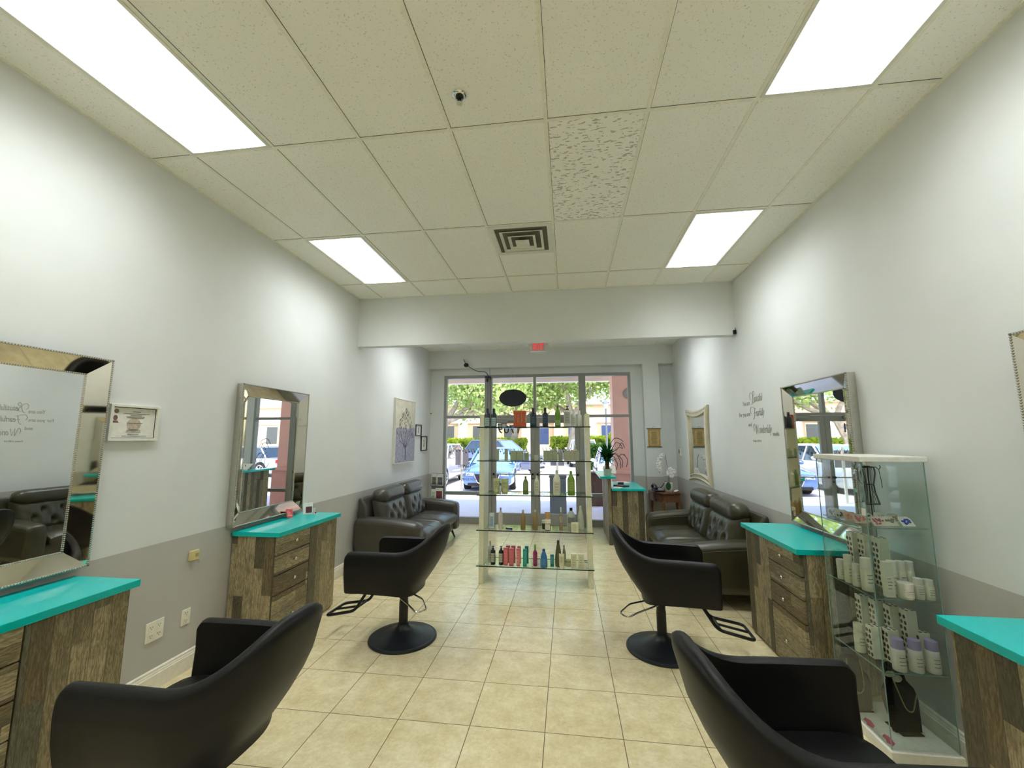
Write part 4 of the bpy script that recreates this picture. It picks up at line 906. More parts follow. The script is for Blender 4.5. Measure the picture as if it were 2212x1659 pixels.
flat('paper_sheet', 'white sheet lying at the far end of the lower desk top', 'paper', (1.02, 8.05, .895), (.21, .28, .004), m_paper, .3)
flat('paper_sheet', 'white sheet lying left of the dark tray on the lower desk top', 'paper', (.82, 7.25, .895), (.14, .20, .003), m_paper, -.4)
flat('notebook', 'black notebook lying at the front left of the lower desk top', 'notebook', (.90, 7.42, .895), (.17, .22, .02), m_bmetal, .5)
o = flat('card_reader', 'small dark card reader on the lower desk top behind the notebook', 'card reader', (.93, 7.72, .895), (.09, .17, .035), m_dark, -.2); obj('reader_screen', plain('reader_grey', rgb(150, 160, 164), .2), box(-.035, .035, -.0, .07, .035, .037), parent=o)
t = thing('desk_tablet', 'pale slanted tablet stand on the ledge beside the plant', 'tablet', (.735, 7.60, 1.09)); obj('tablet_panel', m_white, xf(box(-.11, .11, -.004, .004, 0, .19), Matrix.Rotation(-.9, 4, 'X')), parent=t); obj('tablet_foot', m_dark, box(-.06, .04, .0, .12, 0, .008), xf(box(-.005, .005, -.003, .003, 0, .11), Matrix.Translation((0, .10, 0)) @ Matrix.Rotation(.3, 4, 'X')), parent=t)
# ------------------------------------------------------------------ corner table, telephone, orchid
t = thing('corner_table', 'small worn wooden side table with turned legs in the right front corner', 'side table', (0, 0, 0))
TP = [(1.475, 8.16), (1.50, 7.98), (1.655, 7.74), (1.99, 7.86), (2.045, 8.06), (2.045, 8.27), (1.50, 8.27)]
m_old = plain('worn_wood', rgb(112, 76, 52), .5, var=.25, scale=20); cxy = (1.78, 8.05)
obj('table_top', m_old, prism(TP, .728, .75), parent=t, bevel=.004)
AP = [(cxy[0]+(x-cxy[0])*.9, cxy[1]+(y-cxy[1])*.9) for x, y in TP]; obj('table_apron', m_old, prism(AP, .58, .728), parent=t, bevel=.004)
for x, y in ((AP[2][0], AP[2][1]), (AP[0][0]+.02, AP[0][1]), (AP[3][0]-.01, AP[3][1]+.03), (AP[5][0]-.02, AP[5][1]-.02), (AP[6][0]+.02, AP[6][1]-.02)):
    obj('leg', m_old, lathe([(.016, 0), (.020, .03), (.013, .06), (.022, .20), (.014, .30), (.025, .36), (.014, .40), (.026, .46), (.026, .60)], 12, (x, y, 0)), parent=t, smooth=True)
obj('drawer_knob', m_rod, ball((1.55, 7.84, .65), .012), parent=t, smooth=True)
t = thing('desk_phone', 'black desk telephone with grey keypad on the wooden corner table', 'telephone', (1.62, 7.98, .75), .15)
obj('phone_body', m_bmetal, loft([[(sx*.085, sy*.10, z+(sy+1)*dz) for sx, sy in ((-1, -1), (1, -1), (1, 1), (-1, 1))] for z, dz in ((0, 0), (.025, .02))]), parent=t, bevel=.004)
obj('keypad', plain('keypad_grey', rgb(150, 156, 158), .5), xf(box(-.02, .07, -.08, .05, 0, .004), Matrix.Translation((0, 0, .044)) @ Matrix.Rotation(.195, 4, 'X')), parent=t)
obj('handset', m_bmetal, tube(rnd([(-.07, -.12, .075), (-.07, -.08, .115), (-.07, .06, .125), (-.07, .10, .09)], .03), .017, 8), ball((-.07, -.115, .07), .028, 8, 6), ball((-.07, .095, .085), .028, 8, 6), parent=t, smooth=True)
obj('phone_cord', m_bmetal, tube([(-.10, -.10, .07), (-.125, -.17, .03), (-.13, -.185, -.06), (-.12, -.19, -.14), (-.10, -.19, -.10)], .008, 6), parent=t, smooth=True)
obj('curled_cable', m_bmetal, tube(rnd([(.06, .08, .05), (.10, .05, .09), (.14, .08, .14)], .03), .007, 6), parent=t, smooth=True)
t = thing('potted_orchid', 'white orchid in a white square pot on the wooden corner table', 'potted plant', (1.815, 8.02, .75))
obj('pot', m_white, loft([[(sx*w, sy*w, z) for sx, sy in ((-1, -1), (1, -1), (1, 1), (-1, 1))] for w, z in ((.048, 0), (.062, .155), (.056, .155), (.05, .14))]), parent=t, bevel=.004)
m_ol = plain('orchid_leaf', rgb(38, 84, 56), .35)
def blade(y0, pts, w):
    V = []
    for k, (x, y, z) in enumerate(pts):
        q = w*math.sin(PI*(.15+.85*k/(len(pts)-1))); V += [(x-q*.6, y-q*.8, z), (x+q*.6, y+q*.8, z)]
    return V, [(2*k, 2*k+1, 2*k+3, 2*k+2) for k in range(len(pts)-1)]
obj('leaf', m_ol, prism([(-.02+.045*math.cos(a), .10+.07*math.sin(a)) for a in [i*PI/8 for i in range(16)]], -.070, -.064, 'y'), parent=t, smooth=True)
obj('leaf', m_ol, blade(0, [(0, 0, .15), (-.07, -.02, .18), (-.13, -.03, .17)], .022), parent=t)
obj('flower_stem', plain('stem_green', rgb(74, 84, 52), .6), tube([(q[0], 0, q[1]) for q in sp([(0, .14), (-.005, .36), (-.03, .62), (-.06, .665), (-.11, .64), (-.15, .55), (-.17, .44), (-.145, .33)], 5)], .004, 6), tube([(q[0], -.03, q[1]) for q in sp([(.01, .14), (.02, .3), (.05, .36)], 4)], .004, 6), parent=t, smooth=True)
def flower(c, r, seed):
    rr = random.Random(seed); out = []
    for k in range(5):
        a = 2*PI*k/5+rr.uniform(-.2, .2); out.append(ball((c[0]+math.cos(a)*r*.55, c[1]+rr.uniform(-.01, .01), c[2]+math.sin(a)*r*.55), r*.55, 8, 5, (1, .3, 1)))
    return out
m_pet = plain('orchid_petal', rgb(238, 236, 232), .5)
for i, (x, z, r) in enumerate(((-.085, .655, .035), (-.115, .62, .04), (-.15, .575, .042), (-.155, .525, .042), (-.175, .475, .042), (-.165, .43, .04), (-.145, .385, .034), (.03, .385, .05), (.085, .36, .045), (.0, .325, .045), (.05, .285, .042))):
    obj('flower', m_pet, *flower((x, -.03 if x < -.05 else -.05, z), r, i), parent=t, smooth=True)
t = thing('clamshell_case', 'small white and black case beside the orchid pot', 'case', (1.915, 7.93, .75), .5); obj('case_shell', m_white, xf(box(-.045, .045, -.035, .035, 0, .018), Matrix.Rotation(-.35, 4, 'Y') @ Matrix.Translation((0, 0, .008))), parent=t, bevel=.006); obj('case_base', m_bmetal, box(-.05, .045, -.038, .038, 0, .012), parent=t, bevel=.004)
# cards on the left station
t = thing('card', 'red square card leaning on the foot of the mirror above the left station', 'card', (XL+.075, 3.93, .932)); obj('card_sheet', m_red, xf(box(0, .002, -.045, .045, 0, .085), Matrix.Translation((.035, 0, 0)) @ Matrix.Rotation(-.38, 4, 'Y') @ Matrix.Rotation(-.22, 4, 'X')), parent=t); obj('card_print', m_paper, *[xf(box(.002, .0028, -.03, .03-.01*i, .02+.014*i, .024+.014*i), Matrix.Translation((.035, 0, 0)) @ Matrix.Rotation(-.38, 4, 'Y') @ Matrix.Rotation(-.22, 4, 'X')) for i in range(4)], parent=t)
t = thing('photo_card', 'small white photo card standing at the far end of the left station top', 'card', (XL+.16, 4.14, .932), -.9); obj('card_sheet', m_paper, xf(box(0, .002, -.045, .045, 0, .115), Matrix.Rotation(-.25, 4, 'Y')), parent=t)
obj('card_photo', plain('photo_dark', rgb(92, 40, 48), .4, var=.6, scale=80), xf(box(.002, .003, -.02, .038, .012, .075), Matrix.Rotation(-.25, 4, 'Y')), parent=t)
t = thing('trinket_stand', 'tiny clear stand with a dark red trinket next to the photo card', 'trinket', (XL+.235, 4.16, .932)); obj('stand_base', m_white, box(-.02, .02, -.02, .02, 0, .004), box(-.02, -.017, -.02, .02, 0, .06), parent=t); obj('trinket', plain('maroon', rgb(120, 28, 40), .3), ball((.0, 0, .012), .010), parent=t, smooth=True)
# ------------------------------------------------------------------ glass showcase
CX0, CX1, CY0, CY1 = 1.69, 2.015, 2.69, 3.13
t = thing('glass_showcase', 'glass showcase cabinet with white top and base by the right wall', 'display cabinet', (0, 0, 0))
obj('case_base', m_white, box(CX0-.012, CX1+.012, CY0-.012, CY1+.012, 0, .055), box(CX0+.0, CX1-.0, CY0, CY1, .055, .062), parent=t, bevel=.003)
obj('case_top', m_white, box(CX0-.012, CX1+.014, CY0-.012, CY1+.012, 1.575, 1.605), parent=t, bevel=.003)
for a in ((CX0, CX1, CY0, CY0+.004), (CX0, CX1, CY1-.004, CY1), (CX0, CX0+.004, CY0+.004, CY1-.004), (CX1-.004, CX1, CY0+.004, CY1-.004)): obj('glass_panel', m_glc, box(a[0], a[1], a[2], a[3], .062, 1.575), parent=t)
obj('edge_strip', m_gledge2, *[box(x-.002, x+.002, y-.002, y+.002, .062, 1.575) for x in (CX0, CX1) for y in (CY0, CY1)], parent=t)
CZ = [1.205, .823, .440]
for zz in CZ:
    s = obj('glass_shelf', m_gls, box(CX0+.008, CX1-.008, CY0+.008, CY1-.008, zz-.006, zz-.0005), parent=t)
    obj('shelf_edge', m_gledge2, box(CX0+.008, CX1-.008, CY0+.006, CY0+.008, zz-.0062, zz-.0003), box(CX0+.006, CX0+.008, CY0+.008, CY1-.008, zz-.0062, zz-.0003), parent=s)
obj('door_hinge', m_nickel, box(CX0-.004, CX0+.03, CY1-.06, CY1-.02, 1.55, 1.575), box(CX0+.02, CX0+.06, CY0-.003, CY0+.02, 1.555, 1.575), parent=t, bevel=.002)
obj('door_strip', m_white, box(CX0-.005, CX0-.001, CY0+.0, CY0+.03, 1.27, 1.31), parent=t)
# showcase contents
t = thing('jewelry_mannequin', 'black wire dress form jewelry holder on the top shelf of the showcase', 'jewelry holder', (1.875, 2.93, CZ[0]))
def hoop(r, z, s=1.): return tube([(r*math.cos(i*PI/8), r*s*math.sin(i*PI/8), z) for i in range(16)], .0022, 5, True)
wires = []
for i in range(12):
    a = 2*PI*i/12; wires.append(tube([(r*math.cos(a), r*.7*math.sin(a), z) for r, z in ((.036, .325), (.040, .29), (.026, .22), (.030, .17), (.048, .10))], .0016, 5))
obj('wire_dress', m_bmetal, hoop(.036, .325, .7), hoop(.026, .22, .7), hoop(.048, .10, .7), *wires, parent=t)
obj('stand_pole', m_bmetal, tube([(0, 0, .004), (0, 0, .34)], .003, 6), hoop(.04, .004), tube([(0, 0, .34), (-.012, 0, .355), (0, 0, .368), (.012, 0, .355), (0, 0, .34)], .002, 5), parent=t)
for s in (-1, 1): obj('hook_arm', m_bmetal, tube([(0, 0, .33), (s*.05, 0, .325), (s*.065, 0, .31), (s*.075, 0, .325), (s*.07, 0, .338)], .0025, 6), parent=t)
obj('hanging_necklace', m_bmetal, tube([(-.06, -.005, .315), (-.065, -.01, .25), (-.045, -.02, .21), (-.03, -.02, .23), (-.035, -.01, .31)], .003, 5), tube([(.06, -.005, .315), (.065, -.01, .24), (.06, -.02, .20)], .002, 5), parent=t)
cards = [('pale card holding floral earrings, far end of showcase top shelf', 1.735, 3.06, -.3, (196, 190, 164)), ('pale card with dark spotted earrings on showcase top shelf', 1.735, 2.98, -.3, (204, 200, 180)), ('card with peach beads leaning on showcase top shelf', 1.74, 2.90, -.2, (206, 170, 150)), ('card with pink and green beads on showcase top shelf', 1.745, 2.82, -.1, (196, 172, 156)),
         ('cream card with green earrings under the wire mannequin', 1.83, 2.87, .2, (206, 206, 180)), ('cream card with pink beads at front of showcase top shelf', 1.80, 2.75, .0, (204, 186, 172)), ('rounded cream card with gold studs at front of showcase top shelf', 1.87, 2.76, .1, (204, 198, 172)), ('white card with bright blue bead earrings, front right of showcase top shelf', 1.955, 2.76, .1, (222, 220, 200)), ('blank white card at the back right of showcase top shelf', 1.915, 2.90, .0, (232, 230, 220)), ('cream card with tiny studs behind the blue earrings', 1.965, 2.86, .1, (206, 202, 176))]
ACC = [(150, 130, 90), (70, 60, 56), (206, 120, 96), (196, 90, 96), (40, 96, 70), (176, 96, 104), (120, 108, 84), (40, 66, 190), (214, 212, 204), (150, 140, 104)]
rr = random.Random(11)
for (lb, x, y, rz, c), ac in zip(cards, ACC):
    t = thing('earring_card', lb, 'earring card', (x, y, CZ[0]), rz, 'jewelry cards in the showcase')
    R = Matrix.Rotation(-.75, 4, 'X'); arc = [(-.036, 0), (.036, 0), (.036, .05), (.022, .064), (-.022, .064), (-.036, .05)]
    obj('card_sheet', col('cs%02x%02x%02x' % c, c, .6), xf(prism(arc, -.001, .001, 'y'), R), parent=t)
    obj('beads', col('cb%02x%02x%02x' % ac, ac, .3), *[ (lambda q: q)(xf(ball((rr.uniform(-.024, .024), -.004, rr.uniform(.012, .045)), .0055, 6, 4), R)) for _ in range(14)], parent=t, smooth=True)
CB, CBW = (222, 220, 196), (228, 226, 206)
G = 'cream hair products on the middle showcase shelf'
for kind, lb, x, y, h, w in (('jar', 'short cream jar, farthest left on the middle showcase shelf', 1.722, 3.03, .12, .045), ('can', 'cream bottle with stepped cap, second on the left side of middle showcase shelf', 1.728, 2.965, .165, .050), ('can', 'short cream bottle between two taller ones, left side of middle showcase shelf', 1.732, 2.90, .13, .048), ('can', 'tall cream bottle nearest the glass corner, left side of middle showcase shelf', 1.742, 2.825, .185, .062),
        ('box', 'tall narrow cream carton at the near left corner of middle showcase shelf', 1.792, 2.735, .19, .046), ('can', 'tall cream bottle behind the small printed tub', 1.862, 2.80, .18, .052), ('can', 'tall cream bottle, second from right in the back of middle showcase shelf', 1.920, 2.82, .175, .050), ('can', 'tall cream bottle, rightmost in the back of middle showcase shelf', 1.980, 2.84, .17, .048),
        ('jar', 'wide cream tub with printed band at front of middle showcase shelf', 1.868, 2.722, .085, .072), ('can', 'small cream bottle, second from right in front of middle showcase shelf', 1.932, 2.722, .11, .050), ('can', 'small cream bottle, rightmost in front of middle showcase shelf', 1.985, 2.722, .105, .050)):
    product(kind, lb, x, y, CZ[1], h, w, CB, (226, 222, 206), (CBW, .15, .6), cat='carton' if kind == 'box' else ('jar' if kind == 'jar' else 'bottle'), group=G)
m_dot = plain('dot_brown', rgb(84, 64, 56), .6)
def dotbox(lb, x, y, z, w, d, h, G):
    o = obj('spotted_carton', col('spot', (222, 220, 200), .5), box(-w/2, w/2, -d/2, d/2, 0, h), bevel=.002)
    dd = []
    for i in range(int(h/.032)):
        for yy in (-d*.25, d*.25): dd.append(prism([(yy+.009*math.cos(a)+(i % 2)*.006, .02+i*.032+.011*math.sin(a)) for a in [k*PI/5 for k in range(10)]], -w/2-.0012, -w/2, 'x'))
    dd += [prism([(xx+.008*math.cos(a), yy+.008*math.sin(a)) for a in [k*PI/5 for k in range(10)]], h, h+.0012) for xx in (-w*.25, w*.25) for yy in (-d*.25, d*.2)]
    obj('brown_spots', m_dot, *dd, parent=o); obj('label', col('spotlab', (214, 216, 196), .5), box(-w*.38, w*.38, -d/2-.0012, -d/2, h*.1, h*.9), parent=o)
    o.location = (x, y, z); return tag(o, lb, 'carton', G)
for i, (x, y) in enumerate(((1.835, 3.06), (1.855, 2.985), (1.885, 2.905))):
    dotbox(['brown spotted white carton, farthest of three at the back of middle showcase shelf', 'brown spotted white carton, middle of three at the back of middle showcase shelf', 'brown spotted white carton, nearest of three at the back of middle showcase shelf'][i], x, y, CZ[1], .06, .055, .285, G)
G = 'hair products on the lower showcase shelf'
for i, (x, y) in enumerate(((1.845, 3.06), (1.875, 2.985), (1.905, 2.905), (1.945, 2.84))):
    dotbox(['farthest', 'second farthest', 'second nearest', 'nearest'][i]+' tall spotted carton in the row on the lower showcase shelf', x, y, CZ[2], .055, .055, .28, G)
product('can', 'white capped bottle alone at left of lower showcase shelf', 1.728, 2.93, CZ[2], .16, .055, CB, (224, 220, 200), (CBW, .15, .6), group=G)
for i, (x, y) in enumerate(((1.770, 2.865), (1.835, 2.83), (1.985, 2.815))): dotbox(['short spotted carton beside the white capped bottle', 'short spotted carton behind the left lilac bottle', 'short spotted carton behind the right lilac bottle'][i], x, y, CZ[2], .055, .05, .175, G)
for x, lb in ((1.800, 'left'), (1.885, 'middle'), (1.970, 'right')):
    product('can', lb+' one of three lilac capped bottles at front of lower showcase shelf', x, 2.733, CZ[2], .165, .062, (222, 220, 210), (160, 148, 186), ((214, 212, 196), .1, .55), group=G)
def bust(lb, x, y, h, rz, m):
    t = thing('necklace_bust', lb, 'jewelry bust', (x, y, .062), rz, 'black necklace displays in the showcase')
    P = [(-.075, 0), (.075, 0), (.095, h*.45), (.085, h*.62), (.05, h*.74), (.045, h*.86), (.055, h*.93), (.03, h), (-.03, h), (-.055, h*.93), (-.045, h*.86), (-.05, h*.74), (-.085, h*.62), (-.095, h*.45)]
    obj('bust_board', m, xf(prism(P, -.012, .012, 'y'), Matrix.Translation((0, .04, 0)) @ Matrix.Rotation(-.16, 4, 'X')), box(-.06, .06, .0, .12, 0, .006), parent=t, bevel=.003)
    return t
m_vel = plain('black_velvet', rgb(16, 15, 15), .95, spec=.1); m_goldc = plain('gold_chain', rgb(170, 160, 110), .3, .8)
t = bust('black velvet necklace bust with a bow and pale chain in the showcase bottom', 1.885, 2.81, .345, .12, m_vel)
def yb(z): return .028-.16*z-.006+.0
obj('necklace', m_goldc, tube([(x, .010+z*.16-.004, z) for x, z in sp([(-.045, .29), (-.03, .22), (-.005, .13), (.03, .115), (.06, .17), (.075, .20)], 6)], .0032, 6), parent=t, smooth=True)
obj('bow', plain('bow_grey', rgb(170, 176, 160), .5), ball((-.06, .045, .30), .022, 8, 5, (1.4, .4, .8)), ball((-.02, .045, .275), .022, 8, 5, (1.3, .4, .9)), parent=t, smooth=True)
t = bust('brown board necklace bust with gold pendants in the showcase bottom', 1.755, 3.0, .30, .1, plain('brown_board', rgb(62, 50, 24), .8))
obj('necklace', m_goldc, tube([(x, .012+z*.16-.004, z) for x, z in sp([(-.04, .28), (-.038, .20), (-.01, .10), (.03, .12), (.04, .20), (.04, .28)], 6)], .003, 6), *[ball((x, .018+z*.13, z), .006, 6, 4) for x, z in ((-.04, .17), (-.03, .14), (-.012, .09), (.01, .095), (.03, .11), (.04, .15))], parent=t, smooth=True)
for x, y, lb in ((1.718, 2.905, 'farther'), (1.725, 2.765, 'nearer')):
    o = obj('lip_decal', plain('lip_pink', rgb(214, 74, 120), .5), prism([(-.05, 0), (-.025, .018), (0, .012), (.025, .018), (.05, 0), (.025, -.018), (-.025, -.018)], 0, .0015)); o.location = (x, y, .0622); o.rotation_euler = (0, 0, 1.35); tag(o, lb+' pink lip shaped cutout on the white showcase floor', 'decoration', 'pink lip cutouts')

# ------------------------------------------------------------------ outside: walkway, canopy, parking, cars, trees, building
m_conc = stucco_mat('walkway_concrete', rgb(222, 220, 226), rgb(230, 228, 234)); m_asph = stucco_mat('parking_asphalt', rgb(200, 196, 192), rgb(212, 208, 204))
m_pink = stucco_mat('pink_stucco', rgb(236, 190, 172), rgb(242, 200, 184)); m_crm = stucco_mat('cream_stucco', rgb(240, 230, 214), rgb(246, 238, 224))
m_grass = stucco_mat('lawn', rgb(120, 140, 70), rgb(150, 168, 88))
struct(obj('ground', m_asph, box(-60, 50, 12.4, 90, -.14, -.12)))
struct(obj('walkway', m_conc, box(-16, 16, 8.62, 12.35, -.12, -.005), box(-16, 16, 12.35, 12.5, -.12, -.01)))
struct(obj('trim_2', m_crm, box(-16, 16, 8.6, 11.15, 3.42, 3.60), box(-16, 16, 10.95, 11.15, 3.20, 3.42)))   # soffit and fascia of the canopy
struct(obj('roof', m_pink, box(-16, 16, 8.2, 11.2, 3.60, 5.0)))
struct(obj('wall_front', m_pink, box(-16, XL-.12, 8.45, 8.6, -.1, 3.6), box(XR+.12, 16, 8.45, 8.6, -.1, 3.6)))
struct(obj('roof', m_dark, box(XL-.2, XR+.2, YB-.2, 8.6, 3.75, 3.8)))
t = thing('canopy_column', 'pink stucco canopy column with a round medallion outside the right window', 'column', (1.42, 10.3, 0))
obj('column_shaft', m_pink, box(-.34, .36, -.30, .30, .95, 3.42), parent=t, bevel=.01)
obj('column_base', stucco_mat('pink_stucco_dark', rgb(222, 168, 150), rgb(230, 178, 160)), box(-.42, .44, -.38, .38, -.005, .90), parent=t, bevel=.01); obj('column_ledge', m_pink, box(-.45, .47, -.41, .41, .90, .97), parent=t, bevel=.01)
obj('medallion', m_alu, xf(lathe([(.13, 0), (.13, .02), (.11, .03), (.10, .015), (.02, .02)], 24), Matrix.Translation((.03, -.30, 2.76)) @ Matrix.Rotation(PI/2, 4, 'X')), parent=t, smooth=True)
t = thing('trash_bin', 'grey square bin standing on the walkway just outside the door', 'bin', (-.235, 9.95, 0)); m_gb = plain('bin_grey', rgb(112, 124, 134), .6)
obj('bin_body', m_gb, box(-.19, .19, -.17, .17, .0, .80), parent=t, bevel=.02); obj('bin_lid', m_gb, box(-.205, .205, -.185, .185, .80, .86), parent=t, bevel=.02)
t = thing('planter_box', 'dark brown speckled planter box on the walkway by the right window', 'planter', (.68, 11.2, 0)); m_pb = plain('planter_brown', rgb(96, 78, 72), .8, var=.3, scale=40)
obj('planter_body', m_pb, box(-.26, .2, -.2, .2, -.005, .78), parent=t, bevel=.01); obj('planter_rim', m_pb, box(-.28, .22, -.22, .22, .78, .84), parent=t, bevel=.01)
def parksign(lb, x, w):
    t = thing('parking_sign', lb, 'sign', (x, 12.25, 0)); m_sg = plain('sign_back_grey', rgb(150, 152, 158), .4, .4)
    obj('sign_post', m_trim, box(-.028, .028, -.02, .02, -.01, 1.46), parent=t); obj('sign_plate', m_sg, box(-.20, .20, .02, .026, .92, 1.38), parent=t, bevel=.002); return t
parksign('grey backed sign on a white post outside the left window', -3.14, .2); parksign('grey backed sign on a white post outside the right door', -.30, .2)
t = thing('sidewalk_board', 'pale pink folding board standing on the sunlit pavement beyond the left door', 'sign', (-1.50, 14.25, -.12)); m_pp = plain('pale_pink', rgb(236, 214, 208), .6)
for s in (-1, 1): obj('board_panel', m_pp, xf(box(-.22, .22, -.012, .012, 0, .74), Matrix.Translation((0, s*.155, 0)) @ Matrix.Rotation(s*.21, 4, 'X')), parent=t)

m_tire = plain('tire', rgb(40, 38, 38), .8); m_rim = plain('rim_silver', rgb(214, 214, 218), .3, .6); m_cg = plain('car_glass', rgb(44, 58, 74), .06, coat=.5); m_cg2 = plain('car_windshield', rgb(120, 158, 178), .05, coat=.5)
m_gr = plain('grille_dark', rgb(34, 34, 42), .5, var=.4, scale=60); m_hl = plain('headlight', rgb(210, 214, 220), .1, coat=1.); m_tl = plain('taillight', rgb(200, 30, 40), .3); m_plate = plain('plate_white', rgb(210, 210, 206), .5)
def car(label, loc, rz, colr, L=4.7, Wc=1.86, H=1.45, suv=False, cat='car', wind=None):
    """front at local y=0 facing -y, tail at y=L"""
    t = thing('parked_car', label, cat, loc, rz, 'parked cars outside'); mc = plain('paint_%d_%d_%d' % colr, rgb(*colr), .18, .15, coat=1., var=.03)
    hw = Wc/2; bl = .86 if not suv else 1.0; hood = (.70, .90) if not suv else (.88, 1.06)
    def sec(y, w, zb, z1, z2):     # body ring at y
        return [(-w*.90, y, zb), (-w, y, zb+.10), (-w, y, (zb+z1)/2), (-w*.985, y, z1-.08), (-w*.92, y, z1), (-w*.5, y, z2), (w*.5, y, z2), (w*.92, y, z1), (w*.985, y, z1-.08), (w, y, (zb+z1)/2), (w, y, zb+.10), (w*.90, y, zb)]
    R = [sec(.0, hw*.80, .28, hood[0]-.12, hood[0]-.10), sec(.05, hw*.90, .22, hood[0]-.03, hood[0]), sec(.30, hw*.97, .20, hood[0]+.02, hood[0]+.08), sec(.9, hw, .20, hood[0]+.08, hood[1]-.02), sec(1.35, hw, .20, bl, hood[1]+.03),
         sec(2.3, hw, .20, bl, bl+.02), sec(3.4, hw, .20, bl+.02, bl+.04), sec(L-.6, hw*.98, .22, bl+.03, bl+.06), sec(L-.1, hw*.92, .25, bl, bl+.02), sec(L, hw*.82, .32, bl-.15, bl-.14)]
    obj('car_body', mc, loft(R), parent=t, smooth=True)
    tail = L-.25 if suv else L-.75
    def gs(y, z, w): return [(-w, y, z), (w, y, z)]
    A = [(1.30, bl-.02, hw*.90), (2.15, H-.05, hw*.70), (tail-.55, H-.03, hw*.70), (tail+.05, bl, hw*.86)]
    V = []; 
    for y, z, w in A: V += [(-w, y, z), (w, y, z)]
    gl = obj('car_windows', m_cg, (V, [(0, 1, 3, 2), (2, 3, 5, 4), (4, 5, 7, 6), (0, 2, 4, 6), (1, 7, 5, 3), (0, 6, 7, 1)]), parent=t)
    mw = wind or m_cg2
    w0, w1 = hw*.80, hw*.62; obj('windshield', mw, ([(-w0, 1.355, bl+.045), (w0, 1.355, bl+.045), (w1, 2.10, H-.075), (-w1, 2.10, H-.075)], [(0, 1, 2, 3)]), parent=t)
    obj('roof_panel', mc, loft([[(-hw*.66, 2.10, H-.06), (0, 2.10, H-.035), (hw*.66, 2.10, H-.06), (hw*.70, 2.10, H-.10), (-hw*.70, 2.10, H-.10)], [(-hw*.70, 2.35, H-.02), (0, 2.35, H+.01), (hw*.70, 2.35, H-.02), (hw*.72, 2.35, H-.08), (-hw*.72, 2.35, H-.08)], [(-hw*.68, tail-.5, H-.02), (0, tail-.5, H+.01), (hw*.68, tail-.5, H-.02), (hw*.72, tail-.5, H-.08), (-hw*.72, tail-.5, H-.08)]]), parent=t, smooth=True)
    for s in (-1, 1):
        obj('roof_pillar', mc, tube([(s*hw*.905, 1.28, bl), (s*hw*.71, 2.14, H-.05), (s*hw*.71, tail-.55, H-.03), (s*hw*.87, tail+.05, bl)], .035, 6), tube([(s*hw*.90, 2.55, bl), (s*hw*.71, 2.5, H-.05)], .03, 6), parent=t, smooth=True)
        obj('side_mirror', mc, ball((s*(hw+.10), 1.45, bl+.12), .09, 8, 6, (1.1, .7, .8)), parent=t, smooth=True)
        obj('headlight', m_hl, loft([[(s*hw*.52, -.012, hood[0]-.16), (s*hw*.52, .0, hood[0]-.07), (s*hw*.78, .02, hood[0]-.06), (s*hw*.80, .0, hood[0]-.17)], [(s*hw*.60, .20, hood[0]-.12), (s*hw*.60, .25, hood[0]-.0), (s*hw*.96, .26, hood[0]-.02), (s*hw*.965, .25, hood[0]-.14)]]), parent=t, smooth=False)
        obj('taillight', m_tl, box(min(s*hw*.62, s*hw*.93), max(s*hw*.62, s*hw*.93), L-.08, L+.012, bl-.18, bl-.02) if not suv else box(min(s*hw*.80, s*hw*.95), max(s*hw*.80, s*hw*.95), L-.10, L+.012, bl-.16, bl+.10), parent=t, bevel=.02)
        for y in (.92, L-.95):
            wh = obj('wheel', m_tire, xf(lathe([(.20, -.10), (.31, -.11), (.335, -.08), (.335, .08), (.31, .11), (.20, .10)], 28), Matrix.Translation((s*(hw-.10), y, .335)) @ Matrix.Rotation(PI/2, 4, 'Y')), parent=t, smooth=True)
            obj('wheel_arch', m_dark, xf(lathe([(.37, -.05), (.37, .09)], 24), Matrix.Translation((s*(hw-.09), y, .36)) @ Matrix.Rotation(PI/2*s, 4, 'Y')), parent=t)
            sp2 = [xf(box(-.022, .022, .03, .23, -.004, .012), Matrix.Translation((s*(hw+.006), y, .335)) @ Matrix.Rotation(PI/2*s, 4, 'Y') @ Matrix.Rotation(2*PI*k/5, 4, 'Z')) for k in range(5)]
            obj('rim', m_rim, *sp2, xf(lathe([(.245, -.01), (.245, .012), (.215, .012), (.21, -.01)], 24), Matrix.Translation((s*(hw+.003), y, .335)) @ Matrix.Rotation(PI/2*s, 4, 'Y')), xf(lathe([(.05, 0), (.04, .02)], 12), Matrix.Translation((s*(hw+.004), y, .335)) @ Matrix.Rotation(PI/2*s, 4, 'Y')), parent=wh)
    obj('grille', m_gr, prism([(-hw*.46, hood[0]-.10), (-hw*.30, hood[0]-.40), (hw*.30, hood[0]-.40), (hw*.46, hood[0]-.10)], -.03, .03, 'y'), parent=t)
    obj('grille_trim', m_chrome, tube(rnd([(-hw*.50, -.025, hood[0]-.08), (-hw*.33, -.035, hood[0]-.41), (hw*.33, -.035, hood[0]-.41), (hw*.50, -.025, hood[0]-.08)], .08), .018, 6), parent=t, smooth=True)
    obj('lower_bumper', m_gr, box(-hw*.72, hw*.72, -.02, .1, .20, .30), parent=t, bevel=.02); obj('license_plate', m_plate, box(-.16, .16, L, L+.015, .55, .70) if True else None, parent=t)
    return t
car('blue sedan facing the storefront, seen through the left window and left door', (-2.78, 14.35, -.12), .05, (112, 152, 214))
car('white car mostly hidden by the left window frame, its front wheel showing', (-5.55, 14.7, -.12), .0, (226, 226, 228), suv=True, H=1.6)
car('pale blue car facing the storefront beyond the dark planter', (1.98, 15.3, -.12), -.02, (206, 216, 232))
car('dark navy car parked far back behind the left sign', (-8.5, 21.5, -.12), PI/2+.1, (48, 54, 84), H=1.5, cat='car')
